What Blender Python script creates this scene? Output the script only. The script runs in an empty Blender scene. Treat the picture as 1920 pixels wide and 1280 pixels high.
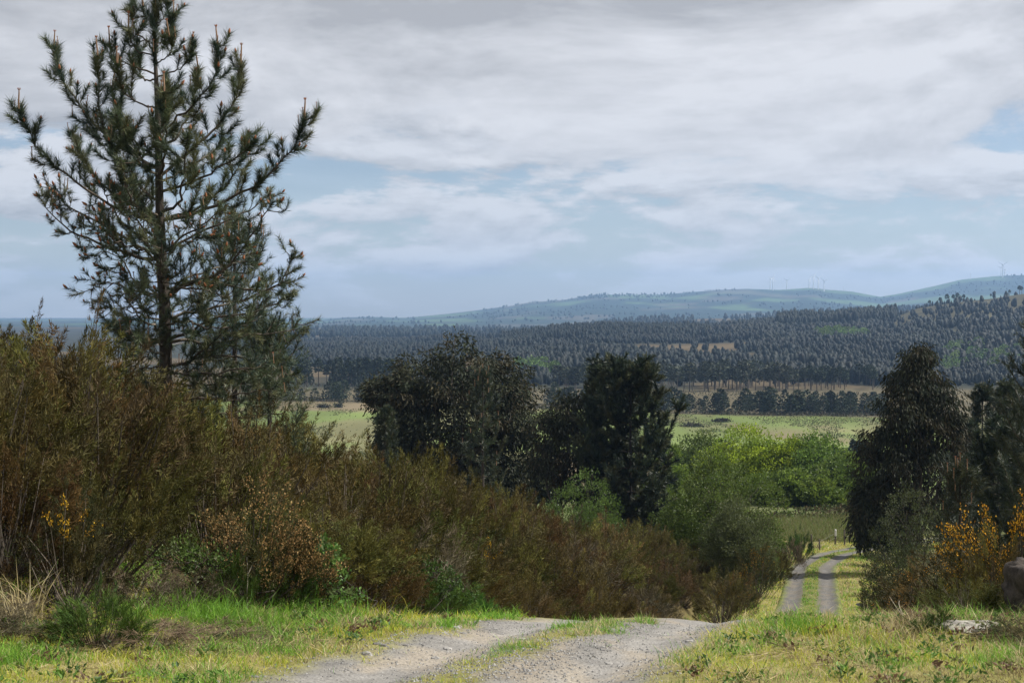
import bpy, math, random
import numpy as np
from mathutils import Vector

scene = bpy.context.scene
col = scene.collection
rng = np.random.default_rng(7)
random.seed(7)

# ------------------------------------------------------------------ camera
FPX, HORIZ = 2667.0, 585.0          # focal length and horizon line, in pixels of the 1920 px wide photograph
cam = bpy.data.cameras.new('camera')
cam.sensor_width = 36.0
cam.lens = 36.0 * FPX / 1920.0
cam.shift_y = -(640.0 - HORIZ) / 1920.0
cam.clip_start, cam.clip_end = 0.1, 60000.0
camo = bpy.data.objects.new('camera', cam)
camo.location = (0, 0, 1.6)
camo.rotation_euler = (math.radians(90), 0, 0)
col.objects.link(camo)
scene.camera = camo

# ------------------------------------------------------------------ sky and sun
SUN_EL, SUN_AZ = math.radians(50), math.radians(8)      # azimuth counted from +X (right) towards +Y (ahead)
sdir = Vector((math.cos(SUN_EL) * math.cos(SUN_AZ), math.cos(SUN_EL) * math.sin(SUN_AZ), math.sin(SUN_EL)))
world = bpy.data.worlds.new('World')
scene.world = world
world.use_nodes = True
nt = world.node_tree
nt.nodes.clear()
_N = nt.nodes.new
def _L(a, b): nt.links.new(a, b)
def wmath(op, a, b=None, c=None, clamp=False):
    n = _N('ShaderNodeMath'); n.operation = op; n.use_clamp = clamp
    for i, v in enumerate((a, b, c)):
        if v is None: continue
        if isinstance(v, (int, float)): n.inputs[i].default_value = v
        else: _L(v, n.inputs[i])
    return n.outputs[0]
def wnoise(vec, scale, detail, rough, dist=0.0):
    n = _N('ShaderNodeTexNoise'); n.noise_dimensions = '3D'
    n.inputs['Scale'].default_value = scale; n.inputs['Detail'].default_value = detail
    n.inputs['Roughness'].default_value = rough; n.inputs['Distortion'].default_value = dist
    _L(vec, n.inputs['Vector']); return n.outputs['Fac']
def wramp(v, a, b, lo=0.0, hi=1.0):
    n = _N('ShaderNodeMapRange'); n.interpolation_type = 'SMOOTHSTEP'
    n.inputs['From Min'].default_value = a; n.inputs['From Max'].default_value = b
    n.inputs['To Min'].default_value = lo; n.inputs['To Max'].default_value = hi
    _L(v, n.inputs['Value']); return n.outputs[0]
out = _N('ShaderNodeOutputWorld'); bg = _N('ShaderNodeBackground')
bg.inputs['Strength'].default_value = 0.066
sky = _N('ShaderNodeTexSky'); sky.sky_type = 'NISHITA'; sky.sun_disc = False
sky.sun_elevation = SUN_EL; sky.sun_rotation = math.radians(90) - SUN_AZ
sky.altitude = 300; sky.air_density = 1.0; sky.dust_density = 0.5; sky.ozone_density = 2.0
tc = _N('ShaderNodeTexCoord'); sep = _N('ShaderNodeSeparateXYZ'); _L(tc.outputs['Generated'], sep.inputs[0])
dz = wmath('ADD', wmath('MAXIMUM', sep.outputs[2], 0.0), 0.035)
CLOUD_OFF = (3.1, 1.7)
def cloud_vec(k):
    cx = wmath('DIVIDE', sep.outputs[0], dz); cy = wmath('DIVIDE', sep.outputs[1], dz)
    cb = _N('ShaderNodeCombineXYZ')
    _L(wmath('ADD', cx, CLOUD_OFF[0]), cb.inputs[0]); _L(wmath('ADD', cy, CLOUD_OFF[1] + k), cb.inputs[1])
    return cb.outputs[0]
v0 = cloud_vec(0.0)
v1 = cloud_vec(0.16)
den = wnoise(v0, 0.36, 8, 0.57, 0.3)
den2 = wnoise(v1, 0.36, 8, 0.57, 0.3)
# a broad lumpy sheet overhead, and rows of small cumulus lower down
def lump_vec(dzz):
    m = _N('ShaderNodeMapping'); m.inputs['Scale'].default_value = (2.6, 2.6, 7.5); m.inputs['Location'].default_value = (0.3, 2.2, dzz)
    _L(tc.outputs['Generated'], m.inputs[0]); return m.outputs[0]
lu = wnoise(lump_vec(0.0), 1.5, 8, 0.6, 0.35); lu2 = wnoise(lump_vec(0.14), 1.5, 8, 0.6, 0.35)
dsum = wmath('ADD', wmath('MULTIPLY_ADD', den, 0.55, -0.30), wmath('MULTIPLY_ADD', lu, 1.15, -0.10))
sheet_m = wramp(wmath('ADD', dsum, wramp(sep.outputs[2], 0.07, 0.185, -0.10, 0.34)), 0.45, 0.56)
def puff_vec(dzz):
    m = _N('ShaderNodeMapping'); m.inputs['Scale'].default_value = (5.2, 5.2, 17.0); m.inputs['Location'].default_value = (1.35, 0.4, dzz)
    _L(tc.outputs['Generated'], m.inputs[0]); return m.outputs[0]
pf = wnoise(puff_vec(0.0), 1.35, 8, 0.6, 0.2); pf2 = wnoise(puff_vec(0.16), 1.35, 8, 0.6, 0.2)
puff_m = wmath('MULTIPLY', wramp(pf, 0.44, 0.53), wramp(sep.outputs[2], 0.006, 0.035, 0.35, 0.92))
mask = wmath('SUBTRACT', 1.0, wmath('MULTIPLY', wmath('SUBTRACT', 1.0, sheet_m), wmath('SUBTRACT', 1.0, puff_m)))
big = wnoise(v0, 0.20, 3, 0.5)
b_sheet = wmath('ADD', wmath('MULTIPLY_ADD', wmath('SUBTRACT', den, den2), 0.9, wmath('MULTIPLY', wmath('SUBTRACT', lu, lu2), 1.7)), wramp(big, 0.36, 0.66, 1.06, 0.78))
b_puff = wmath('ADD', wmath('MULTIPLY', wmath('SUBTRACT', pf, pf2), 2.0), 1.0)
mb = _N('ShaderNodeMix'); mb.data_type = 'FLOAT'
_L(sheet_m, mb.inputs['Factor']); _L(b_puff, mb.inputs['A']); _L(b_sheet, mb.inputs['B'])
bright = wmath('MINIMUM', wmath('MAXIMUM', mb.outputs['Result'], 0.66), 1.15)
ccol = _N('ShaderNodeVectorMath'); ccol.operation = 'SCALE'
ccol.inputs[0].default_value = (7.0, 7.0, 7.2)
_L(bright, ccol.inputs['Scale'])
mix = _N('ShaderNodeMix'); mix.data_type = 'RGBA'
_L(wmath('MULTIPLY_ADD', mask, 0.82, 0.14), mix.inputs['Factor'])
tint = _N('ShaderNodeVectorMath'); tint.operation = 'MULTIPLY'; tint.inputs[1].default_value = (1.02, 0.99, 1.02)
_L(sky.outputs[0], tint.inputs[0]); _L(tint.outputs[0], mix.inputs['A']); _L(ccol.outputs[0], mix.inputs['B'])
_L(mix.outputs['Result'], bg.inputs['Color']); _L(bg.outputs[0], out.inputs['Surface'])

sl = bpy.data.lights.new('sun', 'SUN')
sl.energy = 5.0; sl.angle = math.radians(0.6); sl.color = (1.0, 0.955, 0.88)
so = bpy.data.objects.new('sun', sl); so.location = (60, 30, 90)
so.rotation_euler = sdir.to_track_quat('Z', 'Y').to_euler()
col.objects.link(so)

scene.view_settings.view_transform = 'Standard'
scene.view_settings.look = 'None'
scene.view_settings.exposure = 0.62
scene.view_settings.gamma = 1.0
cy_ = scene.cycles
cy_.use_denoising = True
scene.render.filter_size = 1.2
cy_.max_bounces = 2; cy_.diffuse_bounces = 1; cy_.glossy_bounces = 1; cy_.transmission_bounces = 2
cy_.volume_bounces = 0; cy_.transparent_max_bounces = 4
cy_.use_adaptive_sampling = True; cy_.adaptive_threshold = 0.006

# ------------------------------------------------------------------ helpers
def PX(px, Y): return (px - 960.0) / FPX * Y
def PZ(py, Y): return 1.6 - (py - HORIZ) / FPX * Y
def P3(px, py, Y): return np.array([PX(px, Y), Y, PZ(py, Y)])
def unit(v): return v / np.maximum(np.linalg.norm(v, axis=-1, keepdims=True), 1e-9)
def sst(a, b, x):
    t = np.clip((np.asarray(x, float) - a) / (b - a), 0, 1); return t * t * (3 - 2 * t)

_perm = np.random.default_rng(3).random((256, 256))
def vnoise(x, y):
    x = np.asarray(x, float); y = np.asarray(y, float)
    xi = np.floor(x).astype(int); yi = np.floor(y).astype(int)
    fx = x - xi; fy = y - yi
    fx = fx * fx * (3 - 2 * fx); fy = fy * fy * (3 - 2 * fy)
    g = lambda a, b: _perm[a % 256, b % 256]
    return (g(xi, yi) * (1 - fx) + g(xi + 1, yi) * fx) * (1 - fy) + (g(xi, yi + 1) * (1 - fx) + g(xi + 1, yi + 1) * fx) * fy
def fbm(x, y, o=4):
    s = 0; a = .5; t = 0
    for i in range(o):
        s = s + a * vnoise(x * 2 ** i + 17.3 * i, y * 2 ** i + 5.1 * i); t += a; a *= .5
    return s / t

class G:
    """collects triangles and their colours; build() links them as ONE mesh object"""
    def __init__(self): self.V = []; self.T = []; self.C = []; self.n = 0
    def add(self, V, T, C):
        V = np.asarray(V, float).reshape(-1, 3); T = np.asarray(T, int).reshape(-1, 3)
        C = np.asarray(C, float)
        if C.ndim == 1: C = np.tile(C, (len(V), 1))
        self.V.append(V); self.T.append(T + self.n); self.C.append(C); self.n += len(V)
    def mesh(self, name, smooth=False):
        V = np.concatenate(self.V); T = np.concatenate(self.T); C = np.concatenate(self.C)
        me = bpy.data.meshes.new(name)
        me.vertices.add(len(V)); me.vertices.foreach_set('co', V.astype(np.float32).ravel())
        me.loops.add(T.size); me.loops.foreach_set('vertex_index', T.astype(np.int32).ravel())
        me.polygons.add(len(T))
        me.polygons.foreach_set('loop_start', np.arange(0, T.size, 3, dtype=np.int32))
        me.polygons.foreach_set('use_smooth', np.full(len(T), smooth, dtype=bool))
        at = me.color_attributes.new('Col', 'FLOAT_COLOR', 'POINT')
        at.data.foreach_set('color', np.c_[C, np.ones(len(C))].astype(np.float32).ravel())
        me.update(calc_edges=True)
        return me
    def build(self, name, mat, parent=None, smooth=False):
        me = self.mesh(name, smooth); me.materials.append(mat)
        return link(name, me, parent)

def link(name, me, parent=None, loc=None):
    o = bpy.data.objects.new(name, me); col.objects.link(o)
    if parent is not None: o.parent = parent
    if loc is not None: o.location = loc
    return o
def tag(o, label=None, cat=None, group=None, kind=None):
    if label: o['label'] = label
    if cat: o['category'] = cat
    if group: o['group'] = group
    if kind: o['kind'] = kind
    return o
def empty(name, loc, rz=0.0, sc=1.0):
    o = bpy.data.objects.new(name, None); col.objects.link(o)
    o.location = loc; o.rotation_euler = (0, 0, rz)
    o.scale = (sc, sc, sc) if np.isscalar(sc) else sc
    o.empty_display_size = 0.2
    return o

def perp(D, r):
    R = r.normal(size=D.shape); S = np.cross(D, R); return unit(S)
def blades(g, P, D, L, W, C, r):
    """thin single-triangle needles"""
    n = len(P)
    if n == 0: return
    S = perp(D, r) * (np.broadcast_to(W, n)[:, None] * .5)
    V = np.empty((n, 3, 3)); V[:, 0] = P - S; V[:, 1] = P + S; V[:, 2] = P + D * np.broadcast_to(L, n)[:, None]
    g.add(V, np.arange(3 * n).reshape(n, 3), np.repeat(np.broadcast_to(C, (n, 3)), 3, axis=0))
def leaves(g, P, D, L, W, C, r):
    """kite-shaped leaves, folded a little along the midrib"""
    n = len(P)
    if n == 0: return
    S = perp(D, r); N = np.cross(S, D)
    L = np.broadcast_to(L, n)[:, None]; W = np.broadcast_to(W, n)[:, None]
    V = np.empty((n, 4, 3)); V[:, 0] = P
    V[:, 1] = P + D * L * .45 + S * W * .5 + N * W * .15
    V[:, 2] = P + D * L - N * L * .08
    V[:, 3] = P + D * L * .45 - S * W * .5 + N * W * .15
    i = np.arange(n)[:, None] * 4
    T = np.concatenate([i + [0, 1, 2], i + [0, 2, 3]], axis=1).reshape(-1, 3)
    g.add(V, T, np.repeat(np.broadcast_to(C, (n, 3)), 4, axis=0))
def bent(g, P, D, L, W, C, r, droop=.5):
    """grass blades in two segments that bend over"""
    n = len(P)
    if n == 0: return
    S = perp(D, r); S[:, 2] *= .3; S = unit(S)
    L = np.broadcast_to(L, n)[:, None]; W = np.broadcast_to(W, n)[:, None]
    H = D.copy(); H[:, 2] = 0; H = unit(H + r.normal(size=H.shape) * [.3, .3, 0])
    M = P + D * L * .55
    T2 = M + unit(D * (1 - droop) + H * droop * r.random((n, 1)) * 1.6) * L * .5
    V = np.empty((n, 5, 3))
    V[:, 0] = P - S * W * .5; V[:, 1] = P + S * W * .5; V[:, 2] = M - S * W * .4; V[:, 3] = M + S * W * .4; V[:, 4] = T2
    i = np.arange(n)[:, None] * 5
    T = np.concatenate([i + [0, 1, 3], i + [0, 3, 2], i + [2, 3, 4]], axis=1).reshape(-1, 3)
    g.add(V, T, np.repeat(np.broadcast_to(C, (n, 3)), 5, axis=0))
def tube(g, pts, rad, C, sides=5):
    pts = np.asarray(pts, float); n = len(pts)
    rad = np.broadcast_to(np.asarray(rad, float), n)
    t = unit(np.gradient(pts, axis=0))
    ref = np.array([0.37, 0.91, 0.17])
    a = unit(np.cross(t, ref)); b = np.cross(t, a)
    th = np.arange(sides) * 2 * math.pi / sides
    V = pts[:, None] + rad[:, None, None] * (a[:, None] * np.cos(th)[None, :, None] + b[:, None] * np.sin(th)[None, :, None])
    T = []
    for i in range(n - 1):
        for k in range(sides):
            p, q = i * sides + k, i * sides + (k + 1) % sides
            T += [[p, q, q + sides], [p, q + sides, p + sides]]
    V = V.reshape(-1, 3)
    top = len(V); V = np.vstack([V, pts[-1]])
    for k in range(sides): T.append([(n - 1) * sides + k, (n - 1) * sides + (k + 1) % sides, top])
    g.add(V, T, C)
def smoothline(pts, n):
    pts = np.asarray(pts, float)
    if len(pts) < 3:
        t = np.linspace(0, 1, n)[:, None]; return pts[0] * (1 - t) + pts[-1] * t
    Q = np.vstack([2 * pts[0] - pts[1], pts, 2 * pts[-1] - pts[-2]])
    o = []
    for u in np.linspace(0, len(pts) - 1 - 1e-6, n):
        i = int(u); f = u - i
        p0, p1, p2, p3 = Q[i:i + 4]
        o.append(.5 * (2 * p1 + (p2 - p0) * f + (2 * p0 - 5 * p1 + 4 * p2 - p3) * f * f + (3 * p1 - p0 - 3 * p2 + p3) * f ** 3))
    return np.array(o)

# ------------------------------------------------------------------ materials
def mat_base(name):
    m = bpy.data.materials.new(name); m.use_nodes = True
    n = m.node_tree; n.nodes.clear()
    o = n.nodes.new('ShaderNodeOutputMaterial')
    return m, n, o
def foliage(name, trans=.3, rough=.55, spec=.25, var=.25, patch=0.0, pscale=.4):
    m, n, o = mat_base(name)
    at = n.nodes.new('ShaderNodeAttribute'); at.attribute_name = 'Col'
    oi = n.nodes.new('ShaderNodeObjectInfo')
    mr = n.nodes.new('ShaderNodeMapRange'); mr.inputs['To Min'].default_value = 1 - var; mr.inputs['To Max'].default_value = 1 + var
    n.links.new(oi.outputs['Random'], mr.inputs['Value'])
    hs = n.nodes.new('ShaderNodeHueSaturation')
    mh = n.nodes.new('ShaderNodeMapRange'); mh.inputs['To Min'].default_value = .5 - var * .06; mh.inputs['To Max'].default_value = .5 + var * .08
    fr = n.nodes.new('ShaderNodeMath'); fr.operation = 'MULTIPLY'; fr.inputs[1].default_value = 7.31
    fc = n.nodes.new('ShaderNodeMath'); fc.operation = 'FRACT'
    n.links.new(oi.outputs['Random'], fr.inputs[0]); n.links.new(fr.outputs[0], fc.inputs[0]); n.links.new(fc.outputs[0], mh.inputs['Value'])
    n.links.new(mh.outputs[0], hs.inputs['Hue']); n.links.new(mr.outputs[0], hs.inputs['Value']); n.links.new(at.outputs['Color'], hs.inputs['Color'])
    c = hs.outputs[0]
    p = n.nodes.new('ShaderNodeBsdfPrincipled'); p.inputs['Roughness'].default_value = rough
    p.inputs['Specular IOR Level'].default_value = spec
    n.links.new(c, p.inputs['Base Color'])
    t = n.nodes.new('ShaderNodeBsdfTranslucent'); n.links.new(c, t.inputs['Color'])
    mx = n.nodes.new('ShaderNodeMixShader'); mx.inputs[0].default_value = trans
    n.links.new(p.outputs[0], mx.inputs[1]); n.links.new(t.outputs[0], mx.inputs[2]); n.links.new(mx.outputs[0], o.inputs['Surface'])
    return m
def solid(name, scale=8., amt=.35, rough=.85, spec=.2, bump=.0, stretch=(1, 1, 1), detail=6, dark=None, coord='Object', bdist=.02):
    """vertex colour broken up by noise, with optional bump"""
    m, n, o = mat_base(name)
    at = n.nodes.new('ShaderNodeAttribute'); at.attribute_name = 'Col'
    tcn = n.nodes.new('ShaderNodeTexCoord'); mp = n.nodes.new('ShaderNodeMapping'); mp.inputs['Scale'].default_value = stretch
    n.links.new(tcn.outputs[coord], mp.inputs[0])
    nz = n.nodes.new('ShaderNodeTexNoise'); nz.inputs['Scale'].default_value = scale; nz.inputs['Detail'].default_value = detail; nz.inputs['Roughness'].default_value = .65
    n.links.new(mp.outputs[0], nz.inputs['Vector'])
    mr = n.nodes.new('ShaderNodeMapRange'); mr.inputs['From Min'].default_value = .3; mr.inputs['From Max'].default_value = .7
    mr.inputs['To Min'].default_value = 1 - amt; mr.inputs['To Max'].default_value = 1 + amt
    n.links.new(nz.outputs['Fac'], mr.inputs['Value'])
    vm = n.nodes.new('ShaderNodeVectorMath'); vm.operation = 'SCALE'
    n.links.new(at.outputs['Color'], vm.inputs[0]); n.links.new(mr.outputs[0], vm.inputs['Scale'])
    p = n.nodes.new('ShaderNodeBsdfPrincipled'); p.inputs['Roughness'].default_value = rough; p.inputs['Specular IOR Level'].default_value = spec
    n.links.new(vm.outputs[0], p.inputs['Base Color'])
    if bump:
        bp = n.nodes.new('ShaderNodeBump'); bp.inputs['Strength'].default_value = bump; bp.inputs['Distance'].default_value = bdist
        n.links.new(nz.outputs['Fac'], bp.inputs['Height']); n.links.new(bp.outputs[0], p.inputs['Normal'])
    n.links.new(p.outputs[0], o.inputs['Surface'])
    return m
M = {
    'ground': solid('ground_soil', 9, .4, .95, .1, .6, detail=8),
    'far': solid('far_land', .02, .35, .95, .1, detail=9),
    'track': solid('track_gravel', 38, .5, .9, .2, .9, detail=9, bdist=.015),
    'gravel': solid('gravel_stone', 30, .3, .85, .25),
    'rock': solid('lichen_rock', 7, .75, .9, .2, .8, detail=9, bdist=.04),
    'bark': solid('rough_bark', 9, .6, .95, .15, 1.0, (1, 1, .25), bdist=.04),
    'twig': solid('twig_bark', 14, .35, .9, .15),
    'needle': foliage('pine_needle', .18, .45, .35, .12),
    'fneedle': foliage('far_needle', .1, .6, .15, .25),
    'heath': foliage('heath_twig', .22, .7, .12, .30),
    'leaf': foliage('green_leaf', .38, .5, .25, .12),
    'euc': foliage('eucalyptus_leaf', .2, .62, .15, .08),
    'grass': foliage('grass_blade', .4, .55, .25, .05),
    'petal': foliage('gorse_petal', .3, .6, .2, .1),
    'cone': solid('cone_scale', 40, .4, .7, .3),
    'metal': solid('white_painted_steel', 1, .05, .5, .4),
    'wood': solid('weathered_wood', 12, .4, .9, .15, .5, (1, 1, .2)),
}
def water_mat():
    m, n, o = mat_base('puddle_water')
    p = n.nodes.new('ShaderNodeBsdfPrincipled'); p.inputs['Base Color'].default_value = (.03, .03, .025, 1)
    p.inputs['Roughness'].default_value = .03; p.inputs['IOR'].default_value = 1.33
    nz = n.nodes.new('ShaderNodeTexNoise'); nz.inputs['Scale'].default_value = 9
    bp = n.nodes.new('ShaderNodeBump'); bp.inputs['Strength'].default_value = .04
    n.links.new(nz.outputs['Fac'], bp.inputs['Height']); n.links.new(bp.outputs[0], p.inputs['Normal'])
    n.links.new(p.outputs[0], o.inputs['Surface']); return m

# ------------------------------------------------------------------ terrain
_zy = [-30, 0, 6, 11, 15.0, 18, 22, 30, 45, 65, 90, 115, 125, 150, 200, 300, 420, 700, 1200, 3000, 20000]
_zz = [3.3, 0, -.7, -1.28, -1.75, -2.25, -3.2, -5.5, -9.0, -11.75, -14.5, -17.2, -17.7, -19.3, -23.6, -36.0, -40, -40, -41, -46, -50]
_xy = [-30, 0, 11, 15.8, 20, 30, 45, 65, 90, 103, 112, 118, 122, 125, 127]
_xx = [-13.2, -3.9, -.5, .96, 2.2, 4.9, 9.0, 13.6, 19.0, 23.2, 28.2, 34.0, 41, 53, 75]
def zr(y):
    y = np.asarray(y, float); w = 0.05 * np.abs(y) + .25
    return sum(np.interp(y + w * k, _zy, _zz) for k in (-1, -.5, 0, .5, 1)) / 5
def xr(y):
    y = np.asarray(y, float); w = np.clip(.04 * np.abs(y), .2, 2.0)
    return sum(np.interp(y + w * k, _xy, _xx) for k in (-1, -.5, 0, .5, 1)) / 5
def lat(x, y):
    """signed distance from the middle of the track"""
    y = np.asarray(y, float)
    d = (xr(y + .3) - xr(y - .3)) / .6
    return (np.asarray(x, float) - xr(y)) / np.sqrt(1 + d * d)
_skA = ([0, 560, 800, 900, 1000, 1060, 1120, 1220, 1330, 1460, 1560, 1680, 1720, 1800, 1860, 1920, 2100, 2600],
        [668, 664, 650, 640, 630, 622, 618, 617, 618, 608, 604, 594, 578, 566, 559, 550, 535, 530])
_skB = ([0, 560, 1000, 1060, 1130, 1210, 1350, 1460, 1520, 1600, 1700, 1900, 2600],
        [628, 628, 624, 616, 607, 600, 597, 592, 588, 586, 580, 575, 570])
_skM = ([0, 500, 576, 646, 700, 759, 850, 883, 959, 996, 1058, 1105, 1131, 1193, 1240, 1275, 1350, 1402, 1462, 1519, 1556, 1597, 1650, 1687, 1755, 1800, 1867, 1920, 2100, 2700],
        [612, 610, 606, 596, 595, 597, 588, 584, 574, 567, 563, 555, 553, 553, 553, 550, 544, 542, 544, 540, 544, 547, 557, 551, 536, 525, 518, 516, 520, 540])
YA, YB, YM = 1750.0, 3600.0, 8200.0
def ridge(px, y, sk, Y0, Yc, Y1, base):
    z = 1.6 - (np.interp(px, *sk) - HORIZ) / FPX * Yc
    rise = np.maximum(z - base, 0)
    up = np.clip((y - Y0) / (Yc - Y0), 0, 1); dn = 1 - sst(Yc, Y1, y)
    return rise * np.where(y < Yc, up ** 1.15, dn)
def H(x, y):
    x = np.asarray(x, float); y = np.asarray(y, float)
    z = zr(y)
    near = 1 - sst(95, 145, y)
    s = lat(x, np.minimum(y, 127))
    t = np.maximum(-s - 3.2, 0)
    fl = .10 * np.minimum(t, 9) + .045 * np.minimum(t, 9) ** 2 + .12 * np.maximum(t - 9, 0)
    fl = 5.2 * (1 - np.exp(-fl / 5.2))
    al = np.interp(y, [-20, 8, 14, 24, 40, 60, 100, 130], [.45, .6, .85, 1.1, .95, .6, .25, .1])
    t2 = np.maximum(s - 6.0, 0)
    fr = 3.2 * (1 - np.exp(-.16 * t2 / 3.2 * 1.3))
    ar = np.interp(y, [-20, 12, 25, 100, 130], [.25, .45, 1., .6, .2])
    z = z + near * (fl * al + fr * ar)
    dit = sst(38, 50, y) * (1 - sst(105, 118, y))
    z = z - dit * (.45 * np.exp(-((s + 4.0) / .8) ** 2) + .40 * np.exp(-((s - 4.2) / .8) ** 2)) + dit * .9 * np.exp(-((s + 6.3) / 1.2) ** 2)
    z = z + near * (.16 * (fbm(x * .45, y * .45, 3) - .5) * sst(1.8, 4, np.abs(s)) + .05 * (fbm(x * 2.2, y * 2.2, 3) - .5))
    rut = np.exp(-((np.abs(s) - .85) / .42) ** 2)
    z = z - near * .085 * rut
    # crown of the near verge that hides the dip
    z = z + .06 * np.exp(-((y - 15.2) / 1.2) ** 2) * sst(1.5, 2.6, np.abs(s)) * (s > 0)
    mid = sst(140, 190, y)
    z = z + mid * (1.2 * (fbm(x * .02, y * .02, 3) - .5))
    px = 960 + FPX * x / np.maximum(y, 30)
    und = fbm(x * .0035 + 3, y * .0035, 4) - .5
    a = ridge(px, y, _skA, 860, YA, 2700, -42.5)
    b = ridge(px, y, _skB, 2300, YB, 5000, -46)
    m = ridge(px, y, _skM, 4700, YM, 11500, -50)
    z = z + a * (1 + .22 * und * sst(900, 1300, y) * (1 - sst(1500, 1750, y))) + b + m * (1 + .30 * (fbm(x * .0011, y * .0011, 4) - .5) * sst(5000, 6200, y) * (1 - sst(7300, 8000, y)))
    return z
def H1(x, y): return float(H(np.array([x]), np.array([y]))[0])

GR = np.array
C_GRASS, C_LUSH, C_STRAW = GR([.17, .20, .030]), GR([.085, .17, .025]), GR([.36, .29, .13])
def cover(x, y):
    """land cover: real surface colours of soil, sward, moor and fields"""
    x = np.asarray(x, float); y = np.asarray(y, float)
    n1 = fbm(x * .35, y * .35, 4)[:, None]; n2 = fbm(x * 1.7 + 9, y * 1.7, 3)[:, None]
    s = lat(x, np.minimum(y, 127))
    C = GR([.11, .12, .025]) * (1 - n2) + GR([.24, .20, .085]) * n2                       # verge sward
    bank = sst(-3.7, -5.2, s)[:, None] * (1 - sst(100, 130, y))[:, None]
    C = C * (1 - bank) + GR([.075, .055, .026]) * bank                                    # litter under the heath
    rb = (sst(5.5, 8, s) * sst(15, 22, y) * (1 - sst(100, 125, y)))[:, None]
    C = C * (1 - rb) + GR([.06, .045, .022]) * rb
    far = sst(112, 128, y)[:, None]
    mead = GR([.075, .105, .03]) * (1 - n1) + GR([.10, .10, .045]) * n1
    C = C * (1 - far) + mead * far
    f2 = sst(210, 300, y)[:, None]
    k = fbm(x * .012 + 40, y * .006, 5)[:, None]; k2 = fbm(x * .05, y * .016, 4)[:, None]
    k3 = fbm(x * .03 + 11, y * .006 + 5, 4)[:, None]
    fld = GR([.115, .150, .045]) + (GR([.150, .115, .075]) - GR([.115, .150, .045])) * np.maximum(sst(.54, .62, k) * .9, sst(.51, .60, k3) * .55)
    fld = fld * (.6 + .8 * k2)
    C = C * (1 - f2) + fld * f2
    edge = np.interp(960 + FPX * x / np.maximum(y, 30), [0, 560, 1000, 1300, 1650, 2500], [660, 664, 610, 575, 560, 560])
    f3 = sst(0, 6, y - edge)[:, None]
    moor = GR([.085, .072, .042]) * (.7 + .6 * k2)
    C = C * (1 - f3) + moor * f3
    f4 = sst(745, 800, y)[:, None]
    q = fbm(x * .006, y * .004 + 7, 4)[:, None]; q2 = fbm(x * .03, y * .012 + 3, 4)[:, None]
    hill = GR([.026, .028, .020]) * (.6 + .8 * q2)
    hill = hill + (GR([.075, .056, .030]) - hill) * sst(.60, .68, q)
    pxx = (960 + FPX * x / np.maximum(y, 30))
    heath = (sst(1500, 1680, pxx) * sst(1180, 1500, y))[:, None]
    hill = hill * (1 - heath) + (GR([.060, .054, .030]) * (.6 + .8 * q2)) * heath
    C = C * (1 - f4) + hill * f4
    f5 = sst(4300, 5200, y)[:, None]
    w = fbm(x * .0030 + 2, y * .0016, 5)[:, None]; w2 = fbm(x * .004, y * .0025 + 9, 5)[:, None]
    mt = GR([.014, .028, .022]) + (GR([.060, .100, .045]) - GR([.014, .028, .022])) * sst(.53, .60, w)
    mt = mt + (GR([.085, .075, .06]) - mt) * sst(.58, .64, w2) * .7
    C = C * (1 - f5) + mt * f5
    return np.clip(C, .01, 1)

def sheet(name, rows, us, mat, smooth=True, sink=False):
    y = np.asarray(rows, float); u = np.asarray(us, float)
    Y = np.repeat(y, len(u)); X = np.tile(u, len(y)) * np.maximum(Y, 7.0)
    Z = H(X, Y)
    if sink:
        s = lat(X, np.minimum(Y, 127)); Z = Z - .10 * (1 - sst(1.55, 1.75, np.abs(s))) * (Y < 126.5)
    a = np.arange((len(y) - 1) * len(u)).reshape(len(y) - 1, len(u))[:, :-1].ravel()
    n = len(u)
    T = np.concatenate([np.c_[a, a + 1, a + n + 1], np.c_[a, a + n + 1, a + n]])
    g = G(); g.add(np.c_[X, Y, Z], T, cover(X, Y))
    return tag(g.build(name, mat, None, smooth), kind='structure')
uc = np.concatenate([np.linspace(-1.6, -.5, 14)[:-1], np.linspace(-.5, .5, 240), np.linspace(.5, 1.6, 14)[1:]])
sheet('ground', np.concatenate([np.linspace(-12, 6, 12)[:-1], np.geomspace(6, 850, 330)]), uc, M['ground'], sink=True)
sheet('wooded_hill', np.geomspace(850, 2650, 90), np.concatenate([np.linspace(-.8, -.42, 8)[:-1], np.linspace(-.42, .42, 220), np.linspace(.42, .8, 8)[1:]]), M['far'])
sheet('blue_ridge', np.geomspace(2650, 5000, 40), np.linspace(-.7, .7, 200), M['far'])
sheet('mountain', np.geomspace(5000, 12000, 90), np.linspace(-.65, .65, 330), M['far'])

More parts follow.
